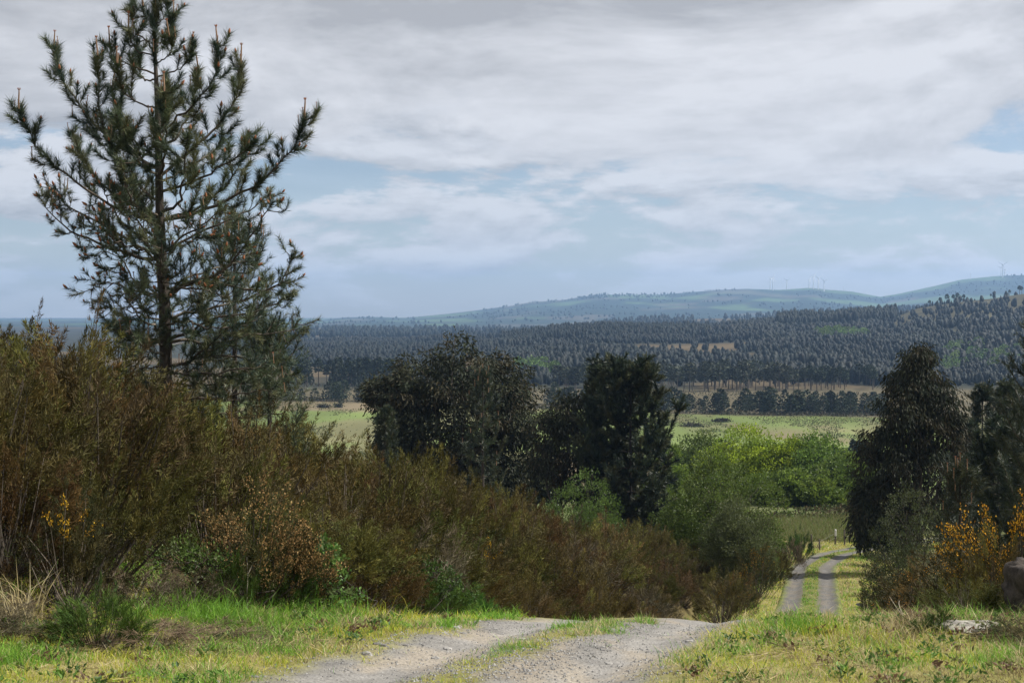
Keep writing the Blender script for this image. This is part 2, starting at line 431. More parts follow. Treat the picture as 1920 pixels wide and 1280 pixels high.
# ---- the track: two gravel ruts with a grassy crown between them
def make_track():
    ys = np.concatenate([np.linspace(-10, 5, 8)[:-1], np.geomspace(5, 126.4, 420)])
    ss = np.linspace(-1.95, 1.95, 40)
    Yc = np.repeat(ys, len(ss)); S0 = np.tile(ss, len(ys)); S = S0 * (1 - .22 * sst(18, 40, Yc))
    d = (xr(Yc + .3) - xr(Yc - .3)) / .6
    nrm = np.sqrt(1 + d * d)
    X = xr(Yc) + S / nrm; Y = Yc - S * d / nrm
    Y = np.where(Yc > 112, Yc - S * .9, Y)
    Z = H(X, Y) + .012
    Z = Z - .16 * sst(1.72, 1.95, np.abs(S0)) + .012 * (fbm(X * 9, Y * 9, 2) - .5)
    n1 = fbm(X * 2.5, Y * 1.2, 4); n2 = fbm(X * 7 + 4, Y * 7, 3)
    grit = GR([.185, .176, .162]) * (.62 + .75 * n2)[:, None]
    sand = GR([.26, .22, .165])
    wheel = np.exp(-((np.abs(S) - .85) / .3) ** 2)[:, None]; C = grit * (.86 + .26 * wheel) + (sand - grit) * (sst(.5, .68, n1) * .6)[:, None]
    track_shade = sst(20, 45, Yc)[:, None] * .48  # shade over the lower track, painted into the gravel colour
    C = C * (1 - track_shade)
    rough = .55 * (n1 - .5) + .25 * (n2 - .5)
    fk = sst(20, 42, Yc); cen = 1 - sst(.16, .42, np.abs(S + .10 * (1 - fk)) * (1 - .18 * fk) + rough * (1 - .5 * fk) - .03 * fk)
    edg = sst(1.22, 1.62, np.abs(S) + rough * (1 - .5 * fk) + .18 * fk)
    gm = np.clip(np.maximum(cen * sst(.30, .5, n2 + .15 + .3 * fk), edg), 0, 1)[:, None]
    soil = (GR([.16, .15, .05]) * (1 - fk[:, None]) + GR([.105, .12, .03]) * fk[:, None]) * (.6 + .8 * n2)[:, None]
    C = C * (1 - gm) + soil * gm
    n = len(ss); a = np.arange((len(ys) - 1) * n).reshape(len(ys) - 1, n)[:, :-1].ravel()
    T = np.concatenate([np.c_[a, a + 1, a + n + 1], np.c_[a, a + n + 1, a + n]])
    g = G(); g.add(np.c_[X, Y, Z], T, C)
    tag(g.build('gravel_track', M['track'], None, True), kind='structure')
make_track()

# ------------------------------------------------------------------ tree builders
BARK, BARKL, TWIG = GR([.060, .050, .042]), GR([.17, .145, .115]), GR([.085, .070, .055])
NEED = [GR([.055, .080, .042]), GR([.075, .100, .048]), GR([.040, .065, .044]), GR([.110, .120, .055])]
def pick(pal, n, r, jit=.18):
    C = np.array(pal)[r.integers(0, len(pal), n)]
    return C * (1 + jit * r.normal(size=(n, 1))).clip(.5, 1.6)

def needle_run(g, pts, per_m, L, W, r, pal=NEED, spread=.9, t0=0.0):
    """needles standing off a twig, pointing forward along it"""
    pts = np.asarray(pts); seg = np.diff(pts, axis=0); ln = np.linalg.norm(seg, axis=1)
    tot = ln.sum(); n = max(int(tot * (1 - t0) * per_m), 10)
    u = (t0 + (1 - t0) * r.random(n)) * tot
    cum = np.r_[0, np.cumsum(ln)]
    i = np.clip(np.searchsorted(cum, u) - 1, 0, len(seg) - 1)
    f = (u - cum[i]) / np.maximum(ln[i], 1e-6)
    P = pts[i] + seg[i] * f[:, None]
    ax = unit(seg[i]); S = perp(ax, r)
    D = unit(ax * (.55 + .5 * r.random((n, 1))) + S * spread * (.4 + .8 * r.random((n, 1))) + [0, 0, .08])
    blades(g, P, D, L * (.7 + .45 * r.random(n)), W, pick(pal, 1, r, .15) * (1 + .22 * r.normal(size=(n, 1))).clip(.55, 1.6), r)

cone_g = G()
def spindle(g, h, rad, C, rings=4, sides=6, lump=0.0, r=None):
    V = [[0, 0, 0]]; T = []
    for k in range(1, rings):
        t = k / rings; rr = rad * math.sin(math.pi * t ** .75)
        for j in range(sides):
            a = (j + .5 * (k % 2)) * 2 * math.pi / sides
            q = rr * (1 + lump * (r.random() - .5) if r is not None else 1)
            V.append([q * math.cos(a), q * math.sin(a), h * t])
    V.append([0, 0, h]); e = len(V) - 1
    for j in range(sides): T.append([0, 1 + (j + 1) % sides, 1 + j])
    for k in range(rings - 2):
        b = 1 + k * sides
        for j in range(sides):
            p, q = b + j, b + (j + 1) % sides
            T += [[p, q, q + sides], [p, q + sides, p + sides]]
    b = 1 + (rings - 2) * sides
    for j in range(sides): T.append([b + j, b + (j + 1) % sides, e])
    g.add(V, T, C)
spindle(cone_g, .115, .024, GR([.27, .105, .045]), 5, 7)
cone_me = cone_g.mesh('cone'); cone_me.materials.append(M['cone'])
_gs = G()
tube(_gs, [[0, 0, 0], [.012, 0, .3], [.004, .004, .75], [.012, 0, 1.0]], [.045, .04, .032, .022], GR([.24, .145, .085]), 6)
for a in range(4):
    d = np.array([math.cos(a * 1.6), math.sin(a * 1.6), 0])
    tube(_gs, [np.array([.012, 0, .9]), np.array([.012, 0, .9]) + d * .05 + [0, 0, .04], np.array([.012, 0, .9]) + d * .06 + [0, 0, .11]], [.02, .018, .01], GR([.28, .11, .06]), 4)
shoot_me = _gs.mesh('shoot'); shoot_me.materials.append(M['cone'])

def big_pine():
    r = np.random.default_rng(21)
    Y0 = 28.0
    bx = PX(311, Y0); bz = H1(bx, Y0)
    root = empty('pine_tree', (bx, Y0, bz))
    O = np.array([bx, Y0, bz])
    def q(px, py, dy=0.0): return P3(px, py, Y0 + dy) - O
    tr = G(); br = [G(), G()]; nd = G()
    trunk = smoothline([np.array([0, 0, -.15]), q(311, 700), q(308, 560), q(303, 470), q(299, 370), q(297, 250), q(293, 150), q(290, 70), q(291, -12)], 34)
    hh = np.linspace(0, 1, 34)
    rad = np.interp(hh, [0, .06, .35, .55, .8, .93, 1], [.175, .130, .105, .075, .036, .022, .012])
    tube(tr, trunk, rad, BARK, 9)
    T_ = root
    trunk_py = lambda py: np.array([np.interp(py, [-12, 70, 150, 250, 370, 470, 560, 700, 830], [291, 290, 293, 297, 299, 303, 308, 311, 311]), py])
    B = [  # attach row, dense foliage 0..1, depth of the tip, pixel course
        (205, 1, -.5, [(252, 188), (222, 157), (219, 120)]), (142, 1, .3, [(246, 122), (213, 109), (206, 84)]),
        (104, 1, -.2, [(262, 98), (246, 78), (241, 58)]), (100, 1, .3, [(268, 70), (250, 48), (248, 22)]),
        (90, 1, -.4, [(300, 76), (318, 58), (327, 30)]), (55, 1, .1, [(280, 40), (271, 28), (268, 12)]), (50, 1, -.1, [(302, 38), (312, 22), (315, 4)]),
        (145, 1, -.3, [(333, 131), (355, 109), (362, 88)]), (150, 1, .6, [(270, 150), (262, 128), (258, 100)]), (120, 1, -.6, [(305, 112), (322, 95), (318, 70)]),
        (252, 1, -.5, [(333, 221), (373, 186), (403, 142), (408, 84)]), (332, 1, .4, [(375, 267), (410, 232), (443, 184), (452, 120)]),
        (292, 1, -.6, [(235, 284), (205, 262), (188, 220), (182, 150), (183, 105)]), (318, 1, .6, [(225, 275), (170, 225), (125, 160), (101, 88)]),
        (300, 1, .8, [(250, 262), (222, 215), (210, 165)]), (280, 1, 1.0, [(330, 255), (360, 200), (372, 130)]),
        (413, .9, -.8, [(249, 400), (185, 370), (134, 336), (84, 289), (48, 240), (35, 205)]),
        (413, .9, -.6, [(366, 400), (430, 373), (484, 343), (534, 299), (558, 262), (571, 222)]),
        (414, .6, 1.0, [(360, 396), (405, 366), (447, 312), (466, 250)]), (410, .6, -1.6, [(275, 392), (240, 350), (215, 300), (205, 265)]),
        (405, .7, 1.4, [(255, 385), (190, 345), (150, 290), (135, 250)]), (400, .6, -2.0, [(330, 385), (345, 340), (350, 290), (352, 255)]),
        (340, .9, -2.0, [(305, 315), (309, 270), (308, 215), (308, 172)]), (330, .8, -1.4, [(275, 310), (255, 280), (240, 240)]),
        (345, .8, 1.5, [(340, 320), (390, 290), (420, 262)]), (360, .7, -1.0, [(350, 345), (400, 320), (452, 290), (478, 262)]),
        (487, .35, .6, [(252, 481), (185, 457), (134, 434), (97, 403), (70, 365)]), (484, .35, -1.0, [(235, 424), (208, 387), (188, 345)]),
        (480, .3, 1.4, [(250, 455), (180, 415), (120, 380), (90, 350)]), (478, .4, -1.6, [(330, 455), (380, 420), (420, 395)]),
        (475, .4, .8, [(345, 450), (410, 420), (470, 395), (505, 365)]), (490, .3, -1.8, [(270, 470), (225, 455), (190, 430)]),
        (556, .35, -.8, [(356, 528), (396, 521), (437, 487), (470, 444), (497, 400), (511, 378)]),
        (556, .3, .3, [(360, 532), (410, 530), (470, 543), (514, 541), (538, 508), (556, 472)]),
        (558, .3, -.4, [(269, 551), (248, 520), (232, 491), (200, 470), (165, 480)]), (558, .3, .8, [(265, 548), (225, 535), (185, 530), (172, 545)]),
        (560, .35, -1.6, [(340, 540), (390, 545), (430, 560)]), (552, .35, 1.6, [(350, 520), (420, 500), (480, 480)]),
        (640, .4, -.6, [(356, 622), (403, 595), (487, 581), (552, 550)]), (642, .4, .6, [(360, 640), (403, 645), (470, 628), (540, 622), (560, 600)]),
        (639, .35, .2, [(270, 634), (235, 630), (210, 615), (185, 588)]), (600, .35, -1.0, [(270, 590), (235, 580), (195, 575)]),
        (600, .4, 1.0, [(360, 585), (430, 570), (500, 545), (540, 530)]), (610, .4, -1.5, [(345, 600), (400, 615), (450, 610)]),
        (686, .4, -.8, [(345, 680), (390, 650), (430, 615), (470, 604)]), (686, .4, .3, [(345, 682), (390, 666), (470, 672), (544, 672)]),
        (687, .4, .4, [(280, 689), (255, 687), (235, 680)]), (690, .4, -1.2, [(340, 700), (400, 700), (460, 690), (500, 700)]),
        (720, .45, .2, [(350, 720), (420, 722), (490, 705), (535, 690)]), (730, .4, -1.0, [(345, 745), (403, 746), (470, 735), (525, 724)]),
        (745, .4, -.4, [(350, 765), (420, 775), (480, 765)]), (650, .4, -1.8, [(290, 640), (260, 655), (232, 650)]),
    ]
    for k in range(13):      # the branches that come towards the viewer or go away behind the stem
        p0 = 200 + 490 * ((k + r.random()) / 13) ** .8; sd = 1 if k % 2 else -1
        w = np.interp(p0, [150, 300, 420, 560, 690], [45, 95, 130, 120, 110]) * (r.random() * 2 - 1); ln_ = np.interp(p0, [150, 420, 690], [75, 135, 60])
        dd = sd * np.interp(p0, [150, 420, 690], [.8, 2.2, 2.0]) * (.6 + .5 * r.random()); tx = trunk_py(p0)[0]
        B.append((p0, .7 if p0 < 330 else .5 if p0 < 430 else .4, dd, [(tx + w * .4, p0 - ln_ * .15), (tx + w * .8, p0 - ln_ * .5), (tx + w, p0 - ln_)]))
    cones = []; shoots = []
    for bi, (py0, dense, dyt, course) in enumerate(B):
        pts = [(*trunk_py(py0), 0.0)]
        for k, (a, b) in enumerate(course): pts.append((a, b, dyt * (k + 1) / len(course)))
        ln = smoothline([q(*p) for p in pts], 16)
        ln[1:-1] += r.normal(size=(14, 3)) * .018
        Lb = np.linalg.norm(np.diff(ln, axis=0), axis=1).sum()
        r0 = np.clip(.008 + .0095 * Lb, .010, .038)
        tube(br[0], ln, np.linspace(r0, .006, 16), BARKL if r.random() < .35 else TWIG * 1.1, 6)
        if dense > .5:
            needle_run(nd, ln[7:], 400 * dense, .23, .0095, r, spread=1.25)
            needle_run(nd, ln[12:], 640, .24, .0095, r, spread=1.1)
            nl = int(Lb / .19); t0, tl = .2, (.22, .70)
        else:
            needle_run(nd, ln[13:], 420, .17, .010, r)
            nl = int(Lb / .135); t0, tl = .15, (.28, .75)
        for k in range(nl):
            t = t0 + (1 - t0) * (k + r.random()) / nl
            i = int(t * 14.99); p = ln[i] + (ln[i + 1] - ln[i]) * (t * 15 - i if t * 15 - i < 1 else .9)
            ax = unit(ln[min(i + 1, 15)] - ln[i - 1])
            side = unit(np.cross(ax, r.normal(size=3)))
            L = (tl[0] + (tl[1] - tl[0]) * r.random()) * (1.15 - .55 * t)
            d0 = unit(ax * .55 + side * .9)
            up = .55 if dense > .5 else .28
            d1 = unit(d0 * .7 + np.array([0, 0, up + .35 * r.random()]) + r.normal(size=3) * .18)
            m = p + d0 * L * .45; e = m + d1 * L * .6
            if dense <= .5: m = m + r.normal(size=3) * .05
            tw = smoothline([p, m, e], 6)
            tube(br[1], tw, np.linspace(.010, .005, 6), TWIG * (.8 + .5 * r.random()), 4)
            if dense > .5: needle_run(nd, tw, 520, .21, .0095, r, t0=.2, spread=1.0)
            else:
                needle_run(nd, tw, 270, .16, .010, r, t0=.35)
                if r.random() < .8:
                    e2 = tw[3] + unit(d1 + r.normal(size=3) * .8) * L * .5
                    t2 = smoothline([tw[3], (tw[3] + e2) / 2 + r.normal(size=3) * .03, e2], 5)
                    tube(br[1], t2, np.linspace(.007, .0045, 5), TWIG, 4)
                    needle_run(nd, t2, 270, .16, .010, r, t0=.3)
                    if r.random() < .5: cones.append((t2[-1], unit(t2[-1] - t2[-2])))
            if r.random() < (.33 if dense > .5 else .55): cones.append((tw[-1], d1))
            elif r.random() < .12: shoots.append((tw[-1], .16 + .1 * r.random()))
        if dense > .8: shoots.append((ln[-1], .30 + .12 * r.random())); shoots.append((ln[-1] + r.normal(size=3) * [.05, .05, .01], .14 + .12 * r.random())); shoots.append((ln[-2] + r.normal(size=3) * [.05, .05, .01], .12 + .1 * r.random()))
        elif r.random() < .5: cones.append((ln[-1], unit(ln[-1] - ln[-2])))
    needle_run(nd, trunk[27:], 200, .22, .010, r, spread=1.2); needle_run(nd, trunk[27:], 900, .25, .011, r, spread=1.1)
    shoots += [(trunk[-1], .3), (trunk[-2], .25)]
    trunk_o = tr.build('trunk', M['bark'], root, True)
    br[0].build('branches', M['bark'], root, True); br[1].build('twigs', M['twig'], root)
    nd.build('needles', M['needle'], root)
    for p, d in cones[:290]:
        o = link('cone', cone_me, root, p)
        dd = Vector(unit(np.asarray(d) + np.array([0, 0, .7])))
        o.rotation_euler = dd.to_track_quat('Z', 'Y').to_euler(); s = .7 + .5 * r.random(); o.scale = (s, s, s)
    for p, h in shoots:
        o = link('shoot', shoot_me, root, p); o.scale = (h * 1.15, h * 1.15, h)
        o.rotation_euler = (r.normal() * .09, r.normal() * .09, r.random() * 6)
    tag(root, 'tall open-crowned pine with upswept branches and brown cones, rising above the heath', 'pine tree')
    return root
big_pine()

def pine(px, Y, top_py, R, seed, label, name='pine_tree', group=None, pal=None, density=1.0, candles=0, lean=0., x=None, whorl=.42, base=.12, W=None, bark=BARK):
    """a pine with whorled branches whose tips turn up; needles in brushes"""
    r = np.random.default_rng(seed)
    x = PX(px, Y) if x is None else x
    bz = H1(x, Y); Ht = PZ(top_py, Y) - bz
    root = empty(name, (x, Y, bz))
    tr = G(); nd = G()
    pal = pal or [c * .8 for c in NEED]
    W = W or max(.007, Y * .00032)
    trunk = smoothline([[0, 0, -.2], [lean * .3, 0, Ht * .4], [lean * .8, 0, Ht * .8], [lean, 0, Ht]], 14)
    tube(tr, trunk, np.linspace(.02 + .011 * Ht, .012, 14), bark, 7)
    z = Ht * base; shoots = []
    while z < Ht * .97:
        f = z / Ht
        prof = R * (1 - .85 * max(f - .35, 0) / .65) * (.75 + .25 * min(f / .35, 1))
        p0 = trunk[int(f * 13)] + (trunk[min(int(f * 13) + 1, 13)] - trunk[int(f * 13)]) * (f * 13 - int(f * 13))
        nb = int(4 + 2 * r.random())
        for k in range(nb):
            a = (k + r.random() * .7) * 2 * math.pi / nb
            L = prof * (.65 + .5 * r.random())
            h = np.array([math.cos(a), math.sin(a), 0])
            e = p0 + h * L * .8 + [0, 0, L * (.35 + .35 * r.random() + .25 * f)]
            ln = smoothline([p0, p0 + h * L * .45 + [0, 0, L * .05], e], 8)
            tube(tr, ln, np.linspace(.012 + .009 * L, .008, 8), np.minimum(TWIG, bark * 1.4), 4)
            needle_run(nd, ln[1:], 90 * density, .18 + W * 4, W, r, pal)
            for j in range(int(2 + L * 3.2)):
                t = .3 + .7 * r.random(); i = int(t * 6.99); p = ln[i]
                d = unit(unit(ln[i + 1] - ln[i]) * .6 + perp(np.array([ln[i + 1] - ln[i]]), r)[0] * .8 + [0, 0, .35])
                e2 = p + d * (.25 + .35 * r.random()) * (.6 + .25 * R)
                tw = np.array([p, (p + e2) / 2 + [0, 0, -.02], e2])
                needle_run(nd, tw, 95 * density, .17 + W * 4, W, r, pal)
            if candles and r.random() < .5: shoots.append(ln[-1])
        z += whorl * (.8 + .4 * r.random()) * max(1, Ht / 9)
    needle_run(nd, trunk[10:], 120, .2, W, r, pal)
    tr.build('trunk', M['bark'], root, True)
    nd.build('crown', M['needle'], root)
    if candles:
        for p in shoots[:60] + [trunk[-1]]:
            o = link('shoot', shoot_me, root, p); o.scale = (.32, .32, .2 + .14 * r.random()) if Y < 60 else (.6, .6, .32)
    tag(root, label, 'pine tree', group)
    return root

def lobed(px, Y, lobes, label, seed, kind='leaf', name='broadleaf_tree', cat='tree', trunk_r=.15, pal=None, n_sub=26, n_leaf=70, rc=.55, L=.10, Wd=.05,
          droop=0.0, up=.4, group=None, stems=1, flowers=None, x=None, bark=BARK, fl_n=0, core=.62, twig_every=2, mat=None, base_z=None):
    """trunk, limbs and a crown made of leaf clumps; each lobe is (px, py, depth offset, rx, ry, rz) in metres"""
    r = np.random.default_rng(seed)
    x = PX(px, Y) if x is None else x
    bz = H1(x, Y) if base_z is None else base_z
    O = np.array([x, Y, bz]); root = empty(name, O)
    tr = G(); cr = G(); fl = G()
    cents = [(P3(a, b, Y + d) - O) for a, b, d, *_ in lobes]
    crown_c = np.mean(cents, axis=0)
    zlow = max(min(c[2] for c in cents), .3)
    forks = []
    for s in range(stems):
        off = r.normal(size=3) * [.12, .12, 0] * (stems > 1) * 2
        hub = np.array([crown_c[0] * .5, crown_c[1] * .5, zlow * (.45 if stems == 1 else .25)]) + off * 2
        tube(tr, smoothline([off + [0, 0, -.2], off + hub * .5 + r.normal(size=3) * .05, hub], 7), np.linspace(trunk_r, trunk_r * .7, 7), bark, 7)
        forks.append(hub)
    for li, (lob, c) in enumerate(zip(lobes, cents)):
        rx, ry, rz = lob[3:6]
        hub = forks[li % len(forks)]
        limb = smoothline([hub, hub * .45 + c * .55 + r.normal(size=3) * .15 * rx, c + [0, 0, rz * .3]], 8)
        tube(tr, limb, np.linspace(trunk_r * .6, trunk_r * .18, 8), bark, 5)
        U = unit(r.normal(size=(n_sub, 3))); U[:, 2] = U[:, 2] * .9 + .12; U = unit(U)
        k = core + (1.08 - core) * r.random((n_sub, 1)) ** .6
        S = c + U * k * [rx, ry, rz]
        for j in range(0, n_sub, twig_every):
            p = limb[4 + int(r.random() * 3.9)]
            tube(tr, smoothline([p, (p + S[j]) / 2 + r.normal(size=3) * .08 * rx, S[j]], 5), np.linspace(trunk_r * .16, .006 + trunk_r * .02, 5), bark, 4)
        tint = pick(pal, n_sub, r, .14)
        n = n_sub * n_leaf
        idx = np.repeat(np.arange(n_sub), n_leaf)
        rcl = rc * (.6 + .8 * r.random(n_sub))[idx][:, None]
        Q = r.normal(size=(n, 3)); Q = Q / np.linalg.norm(Q, axis=1, keepdims=True) * r.random((n, 1)) ** .45
        Pp = S[idx] + Q * rcl * [1, 1, .8]
        D = unit(Q * .6 + U[idx] * .5 + r.normal(size=(n, 3)) * .5 + [0, 0, up - 2.2 * droop])
        C = tint[idx] * (1 + .22 * r.normal(size=(n, 1))).clip(.5, 1.7)
        leaves(cr, Pp, D, L * (.7 + .6 * r.random(n)), Wd * (.7 + .6 * r.random(n)), C, r)
        if fl_n:
            m = fl_n; jj = r.integers(0, n, m)
            leaves(fl, Pp[jj] + U[idx][jj] * .03, unit(U[idx][jj] + r.normal(size=(m, 3)) * .5 + [0, 0, .4]), flowers[1] * (.7 + .6 * r.random(m)), flowers[1] * .8, flowers[0] * (1 + .15 * r.normal(size=(m, 1))), r)
    tr.build('trunk' if stems == 1 else 'stems', M['bark'], root, True)
    cr.build('crown' if cat == 'tree' else 'foliage', M[mat or kind], root)
    if fl_n: fl.build('blossom', M['petal'], root)
    tag(root, label, cat, group)
    return root

# ------------------------------------------------------------------ shrubs
HEATH = [GR([.105, .068, .026]), GR([.088, .070, .022]), GR([.120, .080, .030]), GR([.075, .072, .022]), GR([.095, .055, .026])]
OLIVE = [GR([.088, .084, .022]), GR([.105, .094, .025]), GR([.075, .078, .020])]
BROOM = [GR([.055, .105, .020]), GR([.070, .125, .022]), GR([.045, .090, .020])]
def bush_mesh(seed, pal, sprays=280, per=72, lo=.0, bl=.026, bw=.0058, up=.8, sl=(.09, .20), spread=.65, clumps=26, lump=.45, flat=.5, bloom=None, stemc=None):
    """unit bush: a lumpy dome filled with plumes of fine twigs; optional blossom along clustered plumes"""
    r = np.random.default_rng(seed); st = G(); fo = G(); fl = G()
    ph = r.random(3) * 6.283
    cl = r.random((6, 2)) * [6.283, .5]; cl[0] = (4.7, .18)
    def spot(qe, ze):
        th = r.random() * 6.283; q = r.random() ** qe
        env = 1 - lump * .5 + lump * .5 * (math.sin(2 * th + ph[0]) * .4 + math.sin(3 * th + ph[1] + 4 * q) * .35 + math.sin(5 * th + ph[2] + 7 * q) * .35)
        zt = (1 - flat * q ** 2.2) * env - .14
        z = lo + max(zt - lo, .02) * r.random() ** ze
        rad_ = np.array([math.cos(th), math.sin(th), 0])
        bulge = math.sin(math.pi * min(max(z / max(zt, .05), 0), 1) * .8 + .35)
        p = rad_ * .42 * q * (.85 + .25 * env) * (.65 + .45 * bulge) + [0, 0, z]
        d = unit(rad_ * (.25 + .75 * q) + np.array([0, 0, up]) + r.normal(size=3) * .2)
        return p, d, rad_
    heads = [spot(.4, .4) + (pick(pal, 1, r, .14)[0] * (.75 + .6 * r.random()),) for _ in range(clumps)]
    for k in range(sprays):
        if k % 4:
            p0, d0, rad_, c0 = heads[r.integers(0, clumps)]
            p = p0 + r.normal(size=3) * [.052, .052, .065]; d = unit(d0 + r.normal(size=3) * .22); p[2] = max(p[2], .01)
            c0 = c0 * (.76 + .22 * r.random())
        else:
            p, d, rad_ = spot(.55, .8); c0 = pick(pal, 1, r, .14)[0] * (.58 + .3 * r.random())
        q = min(math.hypot(p[0], p[1]) / .42, 1); th = math.atan2(p[1], p[0]); z = p[2]
        L = sl[0] + (sl[1] - sl[0]) * r.random()
        u = r.random(per) ** .8
        S_ = perp(np.tile(d, (per, 1)), r)
        P = p + d * (u * L)[:, None] + S_ * (.05 * r.random((per, 1)) * (1.1 - u)[:, None])
        D = unit(d * .8 + S_ * spread * r.random((per, 1)) * 1.6 + r.normal(size=(per, 3)) * .15)
        blades(fo, P, D, bl * (.55 + .9 * r.random(per)), bw, c0 * (.85 + .3 * u[:, None]) * (1 + .2 * r.normal(size=(per, 1))).clip(.5, 1.6), r)
        if k % 4 == 0:
            b0 = rad_ * .05 * r.random()
            tube(st, smoothline([b0, (b0 + p) * .5 + r.normal(size=3) * .03 - [0, 0, .05], p + d * L * .5], 6), np.linspace(.010, .0025, 6), (stemc if stemc is not None else TWIG) * (.6 + .6 * r.random()), 3)
        if bloom is not None and z > bloom[3] and min((math.cos(th) * q * .5 - math.cos(c[0]) * c[1]) ** 2 + (math.sin(th) * q * .5 - math.sin(c[0]) * c[1]) ** 2 for c in cl[:bloom[2]]) < bloom[5]:
            m = bloom[0]; uu = .25 + .8 * r.random(m)
            Q = p + d * (uu * L)[:, None] + r.normal(size=(m, 3)) * .016
            leaves(fl, Q, unit(r.normal(size=(m, 3)) + d + [0, 0, .3]), bloom[1] * (.6 + .7 * r.random(m)), bloom[1] * .8, pick(bloom[4], m, r, .2), r)
    o = [st.mesh('stems'), fo.mesh('foliage')]
    o[0].materials.append(M['twig']); o[1].materials.append(M['heath'])
    if fl.n: o.append(fl.mesh('blossom')); o[2].materials.append(M['petal'])
    return o
RUST = [GR([.120, .076, .026]), GR([.098, .066, .024]), GR([.130, .090, .030]), GR([.088, .062, .024])]
BRN_ = [GR([.092, .068, .027]), GR([.080, .064, .024]), GR([.105, .078, .038]), GR([.090, .078, .022])]
heath_var = [bush_mesh(100, RUST), bush_mesh(101, RUST, lump=.5), bush_mesh(102, BRN_), bush_mesh(103, BRN_, lump=.5), bush_mesh(104, BRN_ + RUST, up=1.2),
             bush_mesh(105, OLIVE, up=1.1), bush_mesh(106, OLIVE + BRN_, lump=.5)]
broom_var = [bush_mesh(200 + i, BROOM, sprays=150, per=48, bl=.085, bw=.0075, up=1.3, sl=(.14, .3), spread=.3) for i in range(2)]
dry_var = [bush_mesh(300, [GR([.15, .11, .07]), GR([.11, .08, .05]), GR([.20, .16, .10])], sprays=110, per=26, bl=.11, bw=.007, up=.35, spread=1.0, stemc=GR([.2, .16, .11]))]
gre_var = [bush_mesh(320, [GR([.13, .105, .072]), GR([.105, .080, .05]), GR([.08, .070, .04])], sprays=150, per=40, bl=.05, bw=.006, stemc=GR([.2, .17, .13]))]
YEL = [GR([.58, .31, .018]), GR([.64, .38, .025]), GR([.36, .18, .018])]
ORA = [GR([.40, .19, .018]), GR([.48, .24, .02]), GR([.28, .13, .018])]
DRYF = [GR([.30, .17, .07]), GR([.24, .13, .055]), GR([.38, .24, .10])]
GOR = [GR([.050, .048, .018]), GR([.062, .052, .02]), GR([.040, .045, .016])]
def gorse(seed, bloom): return bush_mesh(seed, GOR, sprays=190, per=50, bl=.034, bw=.0065, up=.7, lump=.5, bloom=bloom)
gorse_dry = gorse(400, (30, .016, 6, .1, DRYF, .07)); gorse_full = gorse(401, (34, .014, 6, .34, YEL, .10)); gorse_few = gorse(402, (30, .018, 1, .38, YEL, .035))
gorse_ora = gorse(403, (14, .014, 5, .2, ORA, .03)); gorse_none = gorse(404, None)

def shrub(name, var, x, y, h, w, label, cat='shrub', group=None, dz=0.0, rz=None):
    o = empty(name, (x, y, H1(x, y) + dz - .03), random.random() * 6.28 if rz is None else rz, (w, w, h))
    link('stems', var[0], o); link('foliage', var[1], o)
    if len(var) > 2: link('blossom', var[2], o)
    return tag(o, label, cat, group)

# ---- the heath thicket on the left bank, fitted under its skyline
SKX = [-300, 0, 30, 80, 140, 200, 260, 300, 400, 470, 540, 600, 630, 670, 740, 790, 845, 915, 985, 1030, 1100, 1200, 1300, 1390, 1420]
SKY = [585, 605, 590, 582, 575, 615, 680, 715, 745, 755, 752, 776, 812, 818, 835, 812, 845, 885, 912, 945, 962, 968, 975, 1035, 1090]
def thicket():
    r = np.random.default_rng(31); n = 0
    for Yb in np.arange(15.4, 73, 1.55):
        Y = Yb
        smin = np.interp(Y, [15, 17, 19, 21, 26, 66], [6.4, 5.9, 5.2, 4.6, 4.5, 5.6])
        for s in np.arange(smin, smin + (13 if Y < 36 else 9), 1.5 + .006 * Y):
            ss = -(s + r.normal() * .22); yy = Y + r.normal() * .35
            x = float(xr(yy)) + ss * 1.03
            px = 960 + FPX * x / yy
            if px < -260 or px > 1425: continue
            zg = H1(x, yy)
            top = 1.6 - (np.interp(px, SKX, SKY) + r.random() * 26 - HORIZ) / FPX * yy
            h = min(top - zg, 1.9 + 1.7 * r.random() + (.6 if s > smin + 2 else 0))
            if s < smin + .8: h = min(h, 1.1 + .9 * r.random())
            if h < .75: continue
            # leave gaps for the pine's stem, the bramble and the gorse in the front row
            if Y < 19.5 and 545 < px < 660 and s < smin + 2.2: continue
            if yy < 20 and 430 < px < 560 and s < smin + 2.0: continue
            u = r.random()
            kind, v = ('rusty brown', heath_var[r.integers(0, 2)]) if u < .22 else ('dull brown', heath_var[2 + r.integers(0, 3)]) if u < .66 else ('olive green', heath_var[5 + r.integers(0, 2)]) if u < .95 else ('grey withered', gre_var[0])
            row = 'front row' if s < smin + 1.3 else 'middle' if s < smin + 4.5 else 'back'
            if px < 560 and yy < 26: zn = 'thicket below the big pine'
            elif px < 700: zn = 'heath bank around the big pine'
            elif yy < 36: zn = 'upper hedge left of the track'
            else: zn = 'lower hedge left of the track'
            gp = f'{kind} heath, {row} of the {zn}'
            lb = f"{kind} heath bush {'in the ' + row if row == 'front row' else 'at the ' + row} of the {zn}"
            w = h * (.75 + .35 * r.random()) if h > 1.6 else h * (1.0 + .4 * r.random())
            shrub('heath_shrub', v, x, yy, h * 1.22, min(max(w * 1.15, 1.6), 3.4), lb, 'shrub', gp)
            n += 1
    print('heath shrubs', n)
thicket()
def at(px, Y): return PX(px, Y), Y
